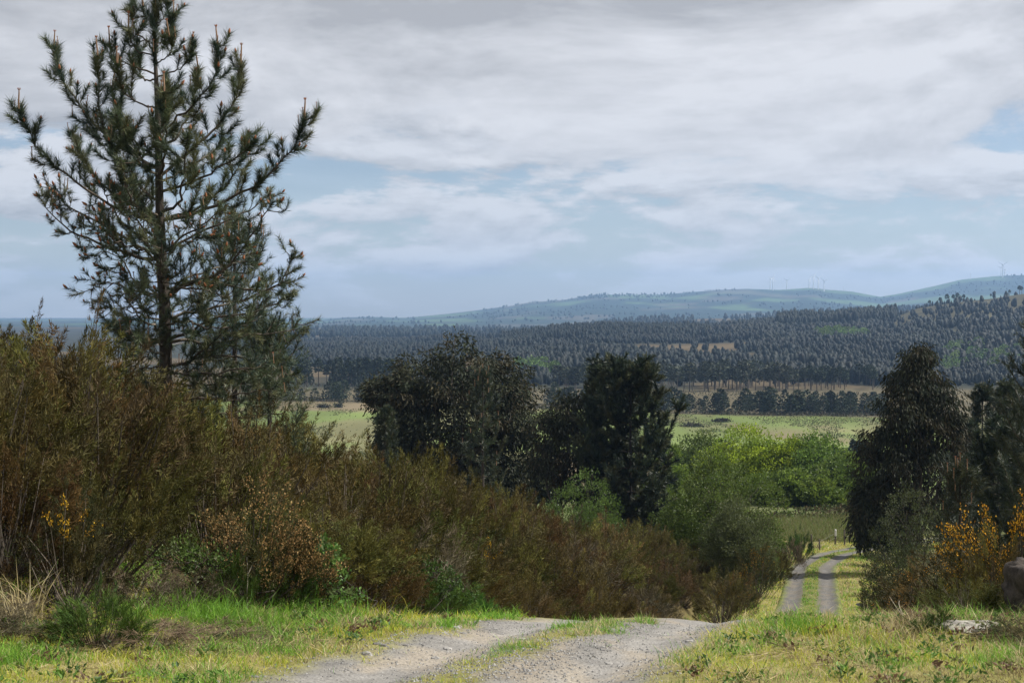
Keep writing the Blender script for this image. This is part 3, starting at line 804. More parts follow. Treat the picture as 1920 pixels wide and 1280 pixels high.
# upright heath sprays on the skyline at the left edge
for px, Y, pt, v, lb in ((62, 21.5, 568, 5, 'tall pale green heath spray standing above the thicket at far left'),
                         (94, 22, 576, 6, 'slim dark heath spray on the skyline beside the tallest pale one'),
                         (148, 20.5, 565, 1, 'tall bare-twigged brown heath on the skyline left of the pine'),
                         (8, 19.5, 598, 2, 'brown heath bush cut off by the left edge on the skyline')):
    x, y = at(px, Y); h = PZ(pt, Y) - H1(x, y)
    shrub('heath_shrub', heath_var[v], x, y, h, .9 if px < 120 else 1.5, lb)

# ---- single bushes of the left bank
def S(name, var, px, Y, pt, wpx, label, cat='shrub', group=None, **k):
    x, y = at(px, Y); h = max(PZ(pt, Y) - H1(x, y), .25) * 1.12
    return shrub(name, var, x, y, h, wpx / FPX * Y * 1.1, label, cat, group, **k)
S('gorse_bush', gorse_dry, 485, 17.2, 850, 230, 'gorse bush covered in dry tan flowers in front of the thicket', 'gorse')
S('gorse_bush', gorse_dry, 550, 17.6, 950, 130, 'smaller gorse bush with dry tan flowers leaning towards the bramble', 'gorse')
S('gorse_bush', gorse_few, 135, 14.9, 850, 190, 'gorse with a bright yellow flower cluster at the left of the thicket', 'gorse', rz=0.0)
S('gorse_bush', gorse_few, 765, 22.5, 960, 110, 'gorse with a few orange-yellow flowers above the green bramble', 'gorse', rz=0.0)
S('gorse_bush', gorse_few, 925, 33, 950, 110, 'dark gorse with scattered yellow flowers in the middle of the hedge', 'gorse', rz=0.0)
S('broom_bush', broom_var[0], 432, 16.4, 1030, 80, 'small bright green broom bush at the foot of the thicket', 'broom')
S('broom_bush', broom_var[1], 182, 13.2, 1090, 150, 'dark green broom bush standing in the grass at lower left', 'broom')
S('broom_bush', broom_var[1], 520, 17.4, 1030, 130, 'olive green broom under the dry gorse', 'broom')
S('broom_bush', broom_var[0], 795, 21.5, 1070, 130, 'low green broom bush at the crest left of the track', 'broom')
S('broom_bush', broom_var[1], 860, 22.5, 1090, 110, 'low dark green broom beside the crest, right of its twin', 'broom')
S('heath_shrub', heath_var[1], 700, 20.4, 1015, 190, 'round rust-topped heath bush just right of the bramble')
S('heath_shrub', dry_var[0], 285, 13.4, 1140, 230, 'low heap of dry brown twigs right of the dark broom')
S('heath_shrub', dry_var[0], 395, 13.8, 1150, 200, 'flat tangle of dry brown twigs in the grass nearest the track')
S('heath_shrub', gre_var[0], 60, 13.6, 1095, 200, 'dead brown heath bush at the left edge above the grass')
S('heath_shrub', gre_var[0], -40, 13.0, 1110, 200, 'withered heath bush half out of frame at lower left')
S('heath_shrub', gre_var[0], 260, 15.6, 1030, 170, 'grey withered heath bush behind the grassy hollow')
S('heath_shrub', gre_var[0], 350, 16.0, 1040, 130, 'grey-brown dead heath next to the small green broom')
BRAM = [GR([.10, .18, .035]), GR([.14, .22, .05]), GR([.07, .13, .03]), GR([.16, .20, .08])]
lobed(612, 17.9, [(592, 1085, 0, .30, .3, .42), (625, 1112, -.2, .42, .3, .25), (600, 1040, .2, .2, .2, .22)], 'bright green bramble with small leaves in front of the thicket', 61, name='bramble', cat='bramble',
      trunk_r=.012, pal=BRAM, n_sub=34, n_leaf=26, rc=.10, L=.05, Wd=.034, stems=4, core=.3)
lobed(785, 21.6, [(785, 1085, 0, .45, .4, .3), (850, 1105, .2, .4, .35, .25)], 'dark green bramble mound at the crest beside the track', 62, name='bramble', cat='bramble',
      trunk_r=.012, pal=[c * .55 for c in BRAM], n_sub=34, n_leaf=26, rc=.13, L=.05, Wd=.034, stems=4, core=.3)
lobed(395, 16.6, [(380, 1060, 0, .5, .35, .25), (330, 1045, .3, .4, .3, .22)], 'grey-green bramble tangle behind the lush grass', 63, name='bramble', cat='bramble',
      trunk_r=.012, pal=[c * .6 for c in BRAM], n_sub=30, n_leaf=22, rc=.13, L=.042, Wd=.028, stems=4, core=.3)

# ---- trees of the middle distance
EUC = [GR([.036, .044, .024]), GR([.046, .050, .026]), GR([.030, .034, .021]), GR([.055, .048, .026])]
lobed(880, 118, [(800, 725, 0, 3.4, 3, 2.6), (875, 700, -1, 3.6, 3.4, 2.9), (935, 730, .5, 3.0, 3, 2.4), (760, 760, -.5, 2.6, 2.6, 1.9), (715, 735, 0, 1.3, 1.5, .9), (850, 790, -1.5, 4.0, 3.4, 3.2), (960, 780, 0, 2.6, 2.6, 2.4),
                 (760, 815, .5, 2.4, 2.2, 1.7), (880, 860, -1, 3.6, 3, 3.0), (950, 850, .5, 2.8, 2.4, 2.6), (925, 910, 0, 2.8, 2.4, 2.4), (745, 868, 0, 2.2, 2.0, 2.0), (815, 885, -.5, 3.0, 2.4, 2.4)],
      'broad dark eucalyptus with a rounded crown in the middle of the view', 71, kind='euc', name='eucalyptus_tree', trunk_r=.42, pal=EUC, n_sub=80, n_leaf=44, rc=.85, L=.40, Wd=.145, droop=.5, up=.3, bark=GR([.11, .095, .08]), twig_every=6, core=.3)
lobed(1040, 112, [(1065, 775, 0, 1.7, 1.6, 1.5), (1030, 815, .5, 1.5, 1.5, 1.8), (1070, 840, -.5, 2.0, 1.8, 2.2), (1025, 880, 0, 1.6, 1.5, 2.0), (1085, 900, 0, 1.9, 1.6, 2.2)],
      'loose hanging-leaved eucalyptus squeezed between the broad one and the pines', 72, kind='euc', name='eucalyptus_tree', trunk_r=.2, pal=EUC, n_sub=44, n_leaf=34, rc=.75, L=.38, Wd=.12, droop=.7, up=.1, bark=GR([.11, .095, .08]), twig_every=3)
DKN = [c * .62 for c in NEED]
BRN = [GR([.05, .045, .03]), GR([.036, .045, .026])]
pine(1138, 112, 690, 5.0, 81, 'dark pine with a pointed top, left of the twin pines in the centre', density=.95, candles=0, pal=DKN, whorl=.55, W=.065, bark=BARK * .35, base=.08)
pine(1182, 108, 686, 5.6, 82, 'dark pine with branches reaching right over the pale field', density=.95, pal=DKN, whorl=.55, W=.065, bark=BARK * .35, base=.08)
pine(905, 100, 690, 2.2, 83, 'slender dark pine with rusty shoots standing before the broad eucalyptus', density=.8, candles=1, pal=DKN, whorl=.6)
pine(722, 92, 768, 1.6, 84, 'small dark pine peeping over the heath left of the broad eucalyptus', density=1.0, pal=DKN, whorl=.5)
pine(440, 36, 412, 2.0, 85, 'smaller dark pine standing behind the right side of the big pine', density=1.15, candles=1, pal=[c * .75 for c in NEED], whorl=.40, W=.011, base=.3)
pine(505, 33, 610, 1.3, 86, 'young bushy pine at the foot of the big pine, on its right', density=1.1, pal=NEED, whorl=.3, W=.012, base=.05)
LIME = [GR([.24, .32, .024]), GR([.28, .36, .030]), GR([.16, .24, .022])]
GRN = [GR([.12, .18, .028]), GR([.15, .21, .036]), GR([.09, .14, .024])]
MOSS = [GR([.085, .125, .024]), GR([.10, .135, .030]), GR([.07, .10, .022])]
def oak(px, Y, top, wpx, label, seed, pal, hm=1.0, n=5, **k):
    r = np.random.default_rng(seed); w = wpx / FPX * Y
    x = PX(px, Y); bz = H1(x, Y); Ht = PZ(top, Y) - bz
    lob = []
    for i in range(n):
        a = i / n * 6.283 + r.random(); f = .30 * w * (1 if i else 0)
        zc = bz + Ht * (.78 - .26 * r.random() * (i > 0) - .10 * (i > 0)); rz = Ht * .26
        lob.append((px + math.cos(a) * f / Y * FPX, HORIZ - (zc - 1.6) / Y * FPX, math.sin(a) * f, w * .29, w * .28, rz))
    for i in range(n):
        a = i / n * 6.283 + r.random(); f = .34 * w
        zc = bz + Ht * (.26 + .16 * r.random()); lob.append((px + math.cos(a) * f / Y * FPX, HORIZ - (zc - 1.6) / Y * FPX, math.sin(a) * f, w * .24, w * .24, Ht * .22))
    kw = dict(trunk_r=.18, n_sub=28, n_leaf=46, rc=max(.11 * w, .25), L=.29, Wd=.215, up=.5, twig_every=6, core=.7); kw.update(k)
    return lobed(px, Y, lob, label, seed, pal=pal, **kw)
oak(1395, 185, 806, 150, 'tallest lime green tree in the sunlit clump beside the field', 91, LIME)
oak(1320, 190, 818, 130, 'lime green tree at the left of the sunlit clump', 92, MOSS)
oak(1462, 182, 822, 120, 'fresh green tree in the middle of the sunlit clump', 93, LIME)
oak(1538, 180, 814, 130, 'rounded green tree at the right of the sunlit clump below the pines', 94, GRN)
oak(1588, 168, 856, 110, 'darker green tree next to the tall conical eucalyptus', 95, [c * .75 for c in GRN])
oak(1258, 175, 842, 62, 'narrow bright green tree at the left end of the clump', 96, GRN, n=3)
oak(1490, 160, 884, 90, 'low green bush in front of the green trees, right', 97, GRN, cat='shrub', name='green_bush', stems=3, trunk_r=.05)
oak(1436, 165, 896, 90, 'low green bush in front of the green trees, left', 98, GRN, cat='shrub', name='green_bush', stems=3, trunk_r=.05)
oak(1535, 158, 900, 80, 'smallest green bush at the edge of the shaded meadow', 99, GRN, cat='shrub', name='green_bush', stems=3, trunk_r=.05)
oak(1345, 76, 862, 215, 'large rounded mossy green willow where the hedge ends', 101, MOSS, cat='tree', name='willow_tree', n_sub=66, n_leaf=56, L=.13, Wd=.075, stems=4, trunk_r=.07, rc=.45, core=.6)
oak(1385, 70, 940, 110, 'thin grey-green willow in front of the mossy one, beside the track', 102, [GR([.085, .10, .04]), GR([.07, .085, .032])], name='willow_tree', n_sub=54, n_leaf=46, L=.11, Wd=.05, stems=4, trunk_r=.05, rc=.4)
oak(1100, 66, 892, 120, 'light green leafy sapling with sprays of white blossom over the hedge', 103, [GR([.10, .15, .035]), GR([.085, .13, .03])], cat='shrub', name='blossoming_sapling', n_sub=40, n_leaf=34, L=.10, Wd=.045, stems=4, trunk_r=.04, rc=.3, flowers=(GR([.75, .75, .70]), .05), fl_n=9, up=1.2)
oak(1005, 150, 860, 110, 'hazy grey-green willow glimpsed between the dark trees', 104, [GR([.09, .10, .05]), GR([.075, .085, .04])], name='willow_tree', n_sub=30)
oak(1215, 120, 905, 90, 'low light green bush behind the pine trunk', 105, GRN, cat='shrub', name='green_bush', stems=3, trunk_r=.05)

# ---- right-hand side
lobed(1715, 84, [(1722, 690, 0, .9, .9, 1.3), (1715, 735, 0, 1.7, 1.6, 1.5), (1750, 765, .3, 1.6, 1.5, 1.4), (1690, 775, -.3, 1.7, 1.5, 1.5), (1725, 815, -.6, 2.4, 2.2, 1.9), (1675, 835, 0, 1.9, 1.7, 1.8), (1770, 830, .4, 1.7, 1.6, 1.8),
                 (1660, 890, -.4, 1.7, 1.6, 2.0), (1720, 900, -.8, 2.4, 2, 2.2), (1640, 945, 0, 1.2, 1.3, 1.6), (1700, 975, -.4, 2.2, 1.8, 2.0), (1622, 985, -.8, .7, .8, 1.3), (1770, 910, 0, 2.0, 1.8, 2.4)],
      'tall conical dark eucalyptus with hanging leaves beside the bend of the track', 111, kind='euc', name='eucalyptus_tree', trunk_r=.28, pal=[c * .8 for c in EUC], n_sub=56, n_leaf=42, rc=.6, L=.30, Wd=.085, droop=.75, up=0., bark=GR([.11, .095, .08]), twig_every=4)
for i, (px, Y, tp, R, lb) in enumerate(((1842, 112, 724, 2.6, 'dark pine on the right, first behind the conical eucalyptus'), (1890, 104, 722, 2.8, 'dark pine in the right-hand group, nearest the frame edge top'),
                                        (1938, 96, 735, 2.8, 'dark pine cut by the right edge of the view'), (1812, 92, 800, 2.2, 'shorter dark pine filling the gap right of the conical eucalyptus'),
                                        (1872, 70, 800, 2.2, 'dark bushy pine above the flowering gorse'), (1925, 62, 790, 2.2, 'dark bushy pine at the right edge above the gorse'))):
    pine(px, Y, tp, R, 120 + i, lb, density=.85, pal=DKN, whorl=.48, W=.05)
pine(1800, 42, 868, 1.1, 130, 'young dark pine with upright pale shoots behind the gorse', density=1.2, candles=1, pal=DKN, whorl=.3, W=.013)
pine(1962, 40, 592, 1.9, 131, 'pine outside the right edge whose branch tip reaches into view', density=1.2, pal=DKN, whorl=.36, W=.014)
oak(1700, 47, 915, 130, 'dense dark olive willow bush right of the track', 132, [GR([.050, .066, .026]), GR([.06, .072, .030])], cat='shrub', name='willow_bush', n_sub=50, n_leaf=46, L=.06, Wd=.03, stems=4, trunk_r=.04, rc=.26)
oak(1660, 100, 900, 90, 'dark shaded bush under the conical eucalyptus', 133, [GR([.035, .045, .02])], cat='shrub', name='green_bush', stems=3, trunk_r=.05)
S('gorse_bush', gorse_full, 1835, 26, 955, 170, 'flowering orange-yellow gorse just left of and below the tallest one', 'gorse')
S('gorse_bush', gorse_full, 1890, 25, 835, 240, 'tall gorse in full orange-yellow flower at the right edge', 'gorse')
S('gorse_bush', gorse_ora, 1800, 29, 985, 200, 'gorse with orange flowers lower and left of the tall one', 'gorse')
S('gorse_bush', gorse_ora, 1735, 34, 1010, 190, 'shaded gorse with a few dull orange flowers next to the willow bush', 'gorse')
S('gorse_bush', gorse_ora, 1672, 50, 1010, 110, 'dull gorse with dark orange flowers overhanging the ditch', 'gorse')
S('gorse_bush', gorse_ora, 1418, 68, 985, 80, 'gorse with orange flowers on the bank left of the lower track', 'gorse')
S('gorse_bush', gorse_ora, 1372, 60, 1040, 70, 'small gorse with orange flowers above the bare bank', 'gorse')
S('gorse_bush', gorse_ora, 1720, 26, 1075, 150, 'dark gorse at the foot of the right-hand bushes', 'gorse')
S('heath_shrub', heath_var[5], 1812, 17, 1060, 150, 'olive green heath bush behind the flat stone')
S('heath_shrub', heath_var[6], 1860, 24, 960, 120, 'slender grey-green heath under the tall flowering gorse')
S('heath_shrub', heath_var[1], 1760, 30, 1030, 150, 'brown shaded heath bush among the right-hand gorse')
S('heath_shrub', heath_var[2], 1700, 37, 1050, 120, 'brown heath bush leaning over the ditch on the right')
S('broom_bush', broom_var[0], 1752, 14.3, 1135, 70, 'small bright green broom left of the flat stone', 'broom')
S('gorse_bush', gorse_none, 1925, 13.6, 1130, 180, 'low black-green gorse in shade at the right edge', 'gorse')
S('gorse_bush', gorse_none, 1990, 13.2, 1130, 200, 'low dark gorse half out of frame at lower right', 'gorse')
for px, Y, tp, w, v, lb in ((1352, 55, 1050, 90, 2, 'brown heath bush at the lower end of the hedge above the crest'), (1385, 62, 1060, 70, 6, 'olive heath bush on the bank left of the lower track')):
    S('heath_shrub', heath_var[v], px, Y, tp, w, lb)
for i, (px, Y, tp, w) in enumerate(((1475, 88, 985, 60), (1450, 80, 1000, 70), (1495, 96, 990, 50), (1442, 78, 1010, 55), (1440, 92, 985, 60))):
    S('hedge_bush', [gre_var[0], heath_var[6], broom_var[1], heath_var[5], broom_var[0]][i], px, Y, tp, w, 'low mixed green and brown bush in the hedge at the bend of the track', 'shrub', 'hedge bushes at the bend')

# ------------------------------------------------------------------ far trees
FARP = [GR([.034, .046, .026]), GR([.044, .054, .028]), GR([.028, .040, .026])]
FARE = [GR([.046, .056, .034]), GR([.060, .066, .038]), GR([.038, .046, .032])]
def far_tree(seed, kind, n=150):
    """unit-high tree: stem plus leaf sprays filling the crown volume"""
    r = np.random.default_rng(seed); g = G()
    lean = r.normal() * .03
    tube(g, [[0, 0, -.03], [lean * .4, 0, .45], [lean, 0, .93]], [.022, .015, .006], GR([.07, .058, .045]) if kind != 'euc' else GR([.13, .115, .095]), 4)
    lo, wd, pal = {'pine': (.06, .34, FARP), 'cone': (.04, .26, FARP), 'euc': (.42, .16, FARE), 'pole': (.55, .14, FARP), 'oak': (.08, .42, [GR([.13, .20, .05]), GR([.10, .16, .045])])}[kind]
    for _ in range(n):
        t = lo + (1 - lo) * r.random() ** .85
        f = (t - lo) / (1 - lo)
        R = wd * {'pine': (1 - f) ** .55 * (.5 + .5 * min(f / .25, 1)), 'cone': (1 - f) ** .8, 'euc': math.sin(math.pi * min(.12 + .85 * f, 1)) ** .6, 'pole': math.sin(math.pi * min(.15 + .85 * f, 1)) ** .5, 'oak': math.sin(math.pi * min(.22 + .77 * f, 1)) ** .6}[kind]
        a = r.random() * 6.283; q = r.random() ** .4
        p = np.array([math.cos(a) * R * q + lean * t, math.sin(a) * R * q, t - .04])
        d = unit(np.array([[math.cos(a) * .7, math.sin(a) * .7, .55 if kind != 'euc' else .2]]) + r.normal(size=(1, 3)) * .5)
        leaves(g, p[None], d, .10 * (.7 + .6 * r.random()), .075, pick(pal, 1, r, .25), r)
    return g
far_me = {}
for k in ('pine', 'cone', 'euc', 'pole', 'oak'):
    far_me[k] = []
    for i in range(5):
        m = far_tree(500 + i + 17 * len(k), k, 260 if k in ('pine', 'cone') else 170).mesh(k); m.materials.append(M['fneedle']); far_me[k].append(m)
def place_far(name, kind, px, Y, h, label, group, r, cat='tree', wide=1.0):
    x = PX(px, Y); o = link(name, far_me[kind][r.integers(0, 5)], None, (x, Y, H1(x, Y)))
    o.scale = (h * wide, h * wide, h); o.rotation_euler = (0, 0, r.random() * 6.28)
    return tag(o, label, cat, group)
r = np.random.default_rng(41)
edgeY = lambda px: np.interp(px, [0, 560, 1000, 1300, 1650, 2500], [660, 664, 610, 575, 560, 560])
# pines standing along the far edge of the field
NTH = ['first', 'second', 'third', 'fourth', 'fifth', 'sixth', 'seventh', 'eighth', 'ninth', 'tenth']
def nth(i): return NTH[i] if i < 10 else f'{i + 1}th' if (i + 1) % 10 not in (1, 2, 3) or 10 < i + 1 < 14 else f"{i + 1}{['st', 'nd', 'rd'][(i + 1) % 10 - 1]}"
row = sorted(1000 + 665 * r.random() ** .95 for _ in range(112))
for i, p in enumerate(row):
    place_far('field_pine', 'pine', p, edgeY(p) + 8 + r.random() * 30, 4.0 + 6.0 * r.random(), f'{nth(i)} pine from the left in the row along the far edge of the field', 'pines along the far field edge', r, 'pine tree', 1.0 + .5 * r.random())
row = sorted(528 + 200 * r.random() for _ in range(16))
for i, p in enumerate(row):
    place_far('field_pine', 'pine', p, edgeY(p) + 6 + r.random() * 22, 5.0 + 4.5 * r.random(), f'{nth(i)} rounded pine from the left at the left field edge', 'pines at the left of the field edge', r, 'pine tree', 1.2 + .4 * r.random())
# eucalyptus grove behind the strip of moor
for i in range(150):
    p = 1040 + 600 * r.random()
    if 1040 < p < 1640:
        place_far('grove_eucalyptus', 'euc' if p < 1500 else 'pole', p, 742 + 75 * r.random() + (15 if p > 1500 else 0), (10.5 + 5 * r.random()) * (1 - .22 * (p > 1480)), f"thin-stemmed tree in the {'left' if p < 1240 else 'middle' if p < 1440 else 'right'} third of the grove behind the moor", f"grove behind the moor, {'left' if p < 1240 else 'middle' if p < 1440 else 'right'} third", r, 'tree', 1.25)
for i in range(46):
    p = 528 + 210 * r.random()
    place_far('grove_pine', 'cone' if r.random() < .6 else 'pole', p, 790 + 50 * r.random(), 11 + 5 * r.random(), 'dark conifer in the left grove beyond the field', 'left grove beyond the field', r, 'tree', 1.1)
# conifer belt at the near right corner of the field
for i in range(26):
    p = 1462 + 185 * (i + r.random()) / 26
    place_far('belt_conifer', 'cone', p, 300 + 45 * r.random(), 6.2 + 2.2 * r.random() + (1.5 if p > 1600 else 0), 'small conifer in the dark belt behind the sunlit green trees', 'conifer belt behind the green trees', r, 'tree', 1.2)
# lone saplings and bushes in the field
for px, py, h, lb in ((586, 757, 3.2, 'lone sapling at the left of the field'), (640, 765, 4.0, 'thin lone sapling in the middle of the left field'), (722, 762, 5.0, 'small leafy tree in the field just left of the broad eucalyptus')):
    Yf = 41.6 * FPX / (py - HORIZ); x = PX(px, Yf)
    o = link('field_sapling', far_me['euc'][r.integers(0, 5)], None, (x, Yf, H1(x, Yf))); o.scale = (h * 1.6, h * 1.6, h); tag(o, lb, 'tree')
for px, py, w, lb in ((1298, 800, 38, 'dark low bush lying in the pale field, the larger and nearer one'), (1352, 789, 30, 'dark low bush further back in the pale field'), (606, 764, 22, 'dark low scrub patch in the left part of the field'), (634, 763, 14, 'tiny dark scrub patch in the left field')):
    Yf = 41.6 * FPX / (py - HORIZ); x = PX(px, Yf); g = G(); rr = np.random.default_rng(px)
    wm = w / FPX * Yf * .5; n = 420
    P = np.c_[rr.normal(size=n) * wm * .5, rr.normal(size=n) * wm * .3, np.abs(rr.normal(size=n)) * .55]
    leaves(g, P, unit(rr.normal(size=(n, 3)) + [0, 0, .7]), .8, .5, pick([GR([.05, .055, .032]), GR([.065, .06, .036])], n, rr), rr)
    o = g.build('field_bush', M['fneedle']); o.location = (x, Yf, H1(x, Yf)); tag(o, lb, 'bush')

# ---- woods that read as one mass
def wood(name, label, pts, h, seed, pal, tall=.26, lo=.35, bare=False):
    r = np.random.default_rng(seed); n = len(pts)
    x, y = pts[:, 0], pts[:, 1]; z = H(x, y)
    ht = h * (.55 + .6 * r.random(n)) * (.55 + .95 * fbm(x * .011 + 5, y * .007, 4)); g = G()
    a0 = r.random(n) * 6.283
    K = 4
    ring = lambda zz, rr, jit: np.stack([np.stack([x + np.cos(a0 + k * 2 * math.pi / K) * rr * (1 + jit * r.normal(size=n)), y + np.sin(a0 + k * 2 * math.pi / K) * rr * (1 + jit * r.normal(size=n)), z + zz * (1 + .05 * r.normal(size=n))], 1) for k in range(K)], 1)
    w = ht * tall
    R1 = ring(ht * lo, w * .45, .3); R2 = ring(ht * (lo + .28), w * .62, .35); R3 = ring(ht * .82, w * .36, .4)
    top = np.stack([x + r.normal(size=n) * w * .1, y, z + ht], 1)[:, None]
    bot = np.stack([x, y, z - .5], 1)[:, None]                   # the stem end
    V = np.concatenate([R1, R2, R3, top, bot], 1)                # 3*4 + 2 = 14
    T = []
    for k in range(K):
        m = (k + 1) % K
        T += [[k, m, K + m], [k, K + m, K + k], [K + k, K + m, 2 * K + m], [K + k, 2 * K + m, 2 * K + k], [2 * K + k, 2 * K + m, 3 * K]]
    T += [[0, 13, 2], [1, 13, 3]]
    T = np.array(T)
    C = pick(pal, n, r, .14)[:, None] * np.ones((1, 14, 1)) * (1 + .12 * r.normal(size=(n, 14, 1))).clip(.5, 1.5)
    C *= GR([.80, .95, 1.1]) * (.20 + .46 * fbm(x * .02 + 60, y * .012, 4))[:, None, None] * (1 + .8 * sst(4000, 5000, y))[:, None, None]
    C[:, 13:] = GR([.075, .062, .05])
    g.add(V.reshape(-1, 3), (T[None] + np.arange(n)[:, None, None] * 14).reshape(-1, 3), C.reshape(-1, 3))
    return tag(g.build(name, M['fneedle'], None, True), label, 'wood', None, 'stuff')
def scatter(n, y0, y1, p0, p1, seed, keep):
    r = np.random.default_rng(seed)
    y = np.sqrt(y0 ** 2 + (y1 ** 2 - y0 ** 2) * r.random(n)); px = p0 + (p1 - p0) * r.random(n)
    x = (px - 960) / FPX * y
    k = keep(x, y, px, r)
    return np.c_[x, y][k]
def keepA(x, y, px, r):
    q = fbm(x * .006, y * .004 + 7, 4); d = 1 - .96 * sst(.595, .64, q)
    d = d * (1 - .80 * sst(1600, 1700, px) * sst(1330, 1480, y))
    d = d * (.25 + .75 * sst(.38, .52, fbm(x * .02 + 30, y * .016, 4)))
    d = np.where((px < 720) & (y < 1100), d * .25, d); d = np.where((y < 860) & (px > 740) & (px < 1040), d * .5, d)
    return r.random(len(x)) < d
wood('hillside_forest', 'grey-green pine forest covering the hillside beyond the valley', scatter(38000, 800, 2200, 420, 2040, 51, keepA), 8.2, 52, [GR([.030, .037, .026]), GR([.040, .043, .028]), GR([.026, .033, .025]), GR([.046, .044, .032])], .48, .12)
wood('ridge_plantation', 'dark plantation standing along the crest of the wooded hill', scatter(1500, 1640, 1800, 1455, 1680, 53, lambda x, y, px, r: r.random(len(x)) < .8), 15, 54, [GR([.022, .030, .020]), GR([.030, .036, .022])], .30, .2)
wood('crest_forest', 'dark pine wood along the middle of the hill crest', scatter(2600, 1500, 1800, 940, 1330, 55, lambda x, y, px, r: r.random(len(x)) < .8), 10, 56, [GR([.024, .034, .022]), GR([.034, .042, .026])], .30, .2)
for i in range(44):
    p = 1532 + 92 * r.random(); place_far('hillside_oak', 'oak', p, 1330 + 90 * r.random(), 8 + 5 * r.random(), 'pale green oak in the small copse among the hillside pines', 'pale oaks in the hillside copse', r, 'tree', 1.1)
for i in range(46):
    p = 962 + 85 * r.random(); place_far('hillside_oak', 'oak', p, 890 + 120 * r.random(), 7 + 4 * r.random(), 'dim green oak at the foot of the wooded hill behind the centre', 'dim oaks at the hill foot', r, 'tree', 1.1)
for i in range(40):
    p = 1765 + 150 * r.random() ** 1.3; place_far('hillside_oak', 'oak', p, 930 + 190 * r.random(), 6 + 4 * r.random(), 'green oak in the gully on the right-hand hillside', 'oaks in the right gully', r, 'tree', 1.1)
# scrub along the field edge and over the moor
def edge_scrub():
    q = np.random.default_rng(45); n = 16000; px = 430 + 1350 * q.random(n); t = q.random(n)
    y = edgeY(px) + np.where(q.random(n) < .55, 2 + 16 * q.random(n), 10 + 150 * t); x = PX(px, y)
    k = fbm(x * .03, y * .03, 3) > .40; x, y = x[k], y[k]; n = len(x); g = G()
    P = np.c_[x, y, H(x, y)]; P[:, 2] += q.random(n) * 1.1
    leaves(g, P, unit(q.normal(size=(n, 3)) + [0, 0, .7]), .9, .6, pick([GR([.055, .052, .032]), GR([.075, .060, .038]), GR([.048, .055, .028])], n, q), q)
    tag(g.build('moor_scrub', M['fneedle']), 'dark low scrub along the field edge and over the strip of moor', 'scrub', None, 'stuff')
edge_scrub()
def field_rushes():
    q = np.random.default_rng(46); n = 60000; px = 480 + 1250 * q.random(n); py = 752 + 110 * q.random(n); y = 41.6 * FPX / (py - HORIZ); x = PX(px, y)
    k = (y < edgeY(px) - 2) & (y > 330) & ((fbm(x * .045 + 8, y * .02, 4) > .57) | (q.random(n) < .03)); x, y = x[k], y[k]; n = len(x); g = G()
    leaves(g, np.c_[x, y, H(x, y)], unit(q.normal(size=(n, 3)) * .7 + [0, 0, 1]), .45 + .35 * q.random(n), .35, pick([GR([.075, .085, .035]), GR([.11, .10, .055]), GR([.15, .14, .07]), GR([.09, .12, .04])], n, q), q)
    tag(g.build('field_rushes', M['fneedle']), 'dull rushes and rough tussocks growing in patches over the valley field', 'rushes', None, 'stuff')
field_rushes()
wood('blue_ridge_forest', 'far blue forest on the ridge behind the wooded hill', scatter(5000, 2500, 3750, 420, 2000, 65, lambda x, y, px, r: r.random(len(x)) < sst(.3, .5, fbm(x * .004, y * .003, 3))), 15, 66, [GR([.026, .036, .024]), GR([.034, .044, .028])], .45, .15)
wood('mountain_forest', 'distant woods scattered over the mountain', scatter(6500, 5200, 8250, 480, 2000, 67, lambda x, y, px, r: (r.random(len(x)) < (1 - sst(.46, .52, fbm(x * .0030 + 2, y * .0016, 5))) * sst(.4, .55, fbm(x * .003, y * .002 + 50, 3)) * .35 + .9 * ((px > 1085) & (px < 1260) & (y > 7700)))), 11, 68, [GR([.026, .038, .024]), GR([.034, .046, .028])], .7, .1)
for i, (px, hpx) in enumerate(((1763, 14), (1776, 18), (1788, 15), (1796, 17), (1806, 13), (1858, 9), (1893, 11), (1912, 16), (1916, 14), (1742, 12))):
    x = PX(px, YA); o = link('skyline_pine', far_me['pole'][i % 5], None, (x, YA, H1(x, YA))); h = hpx / FPX * YA
    o.scale = (h * 1.3, h * 1.3, h); tag(o, 'lone thin pine left standing on the bare crest of the right hill', 'tree', 'lone pines on the right crest')

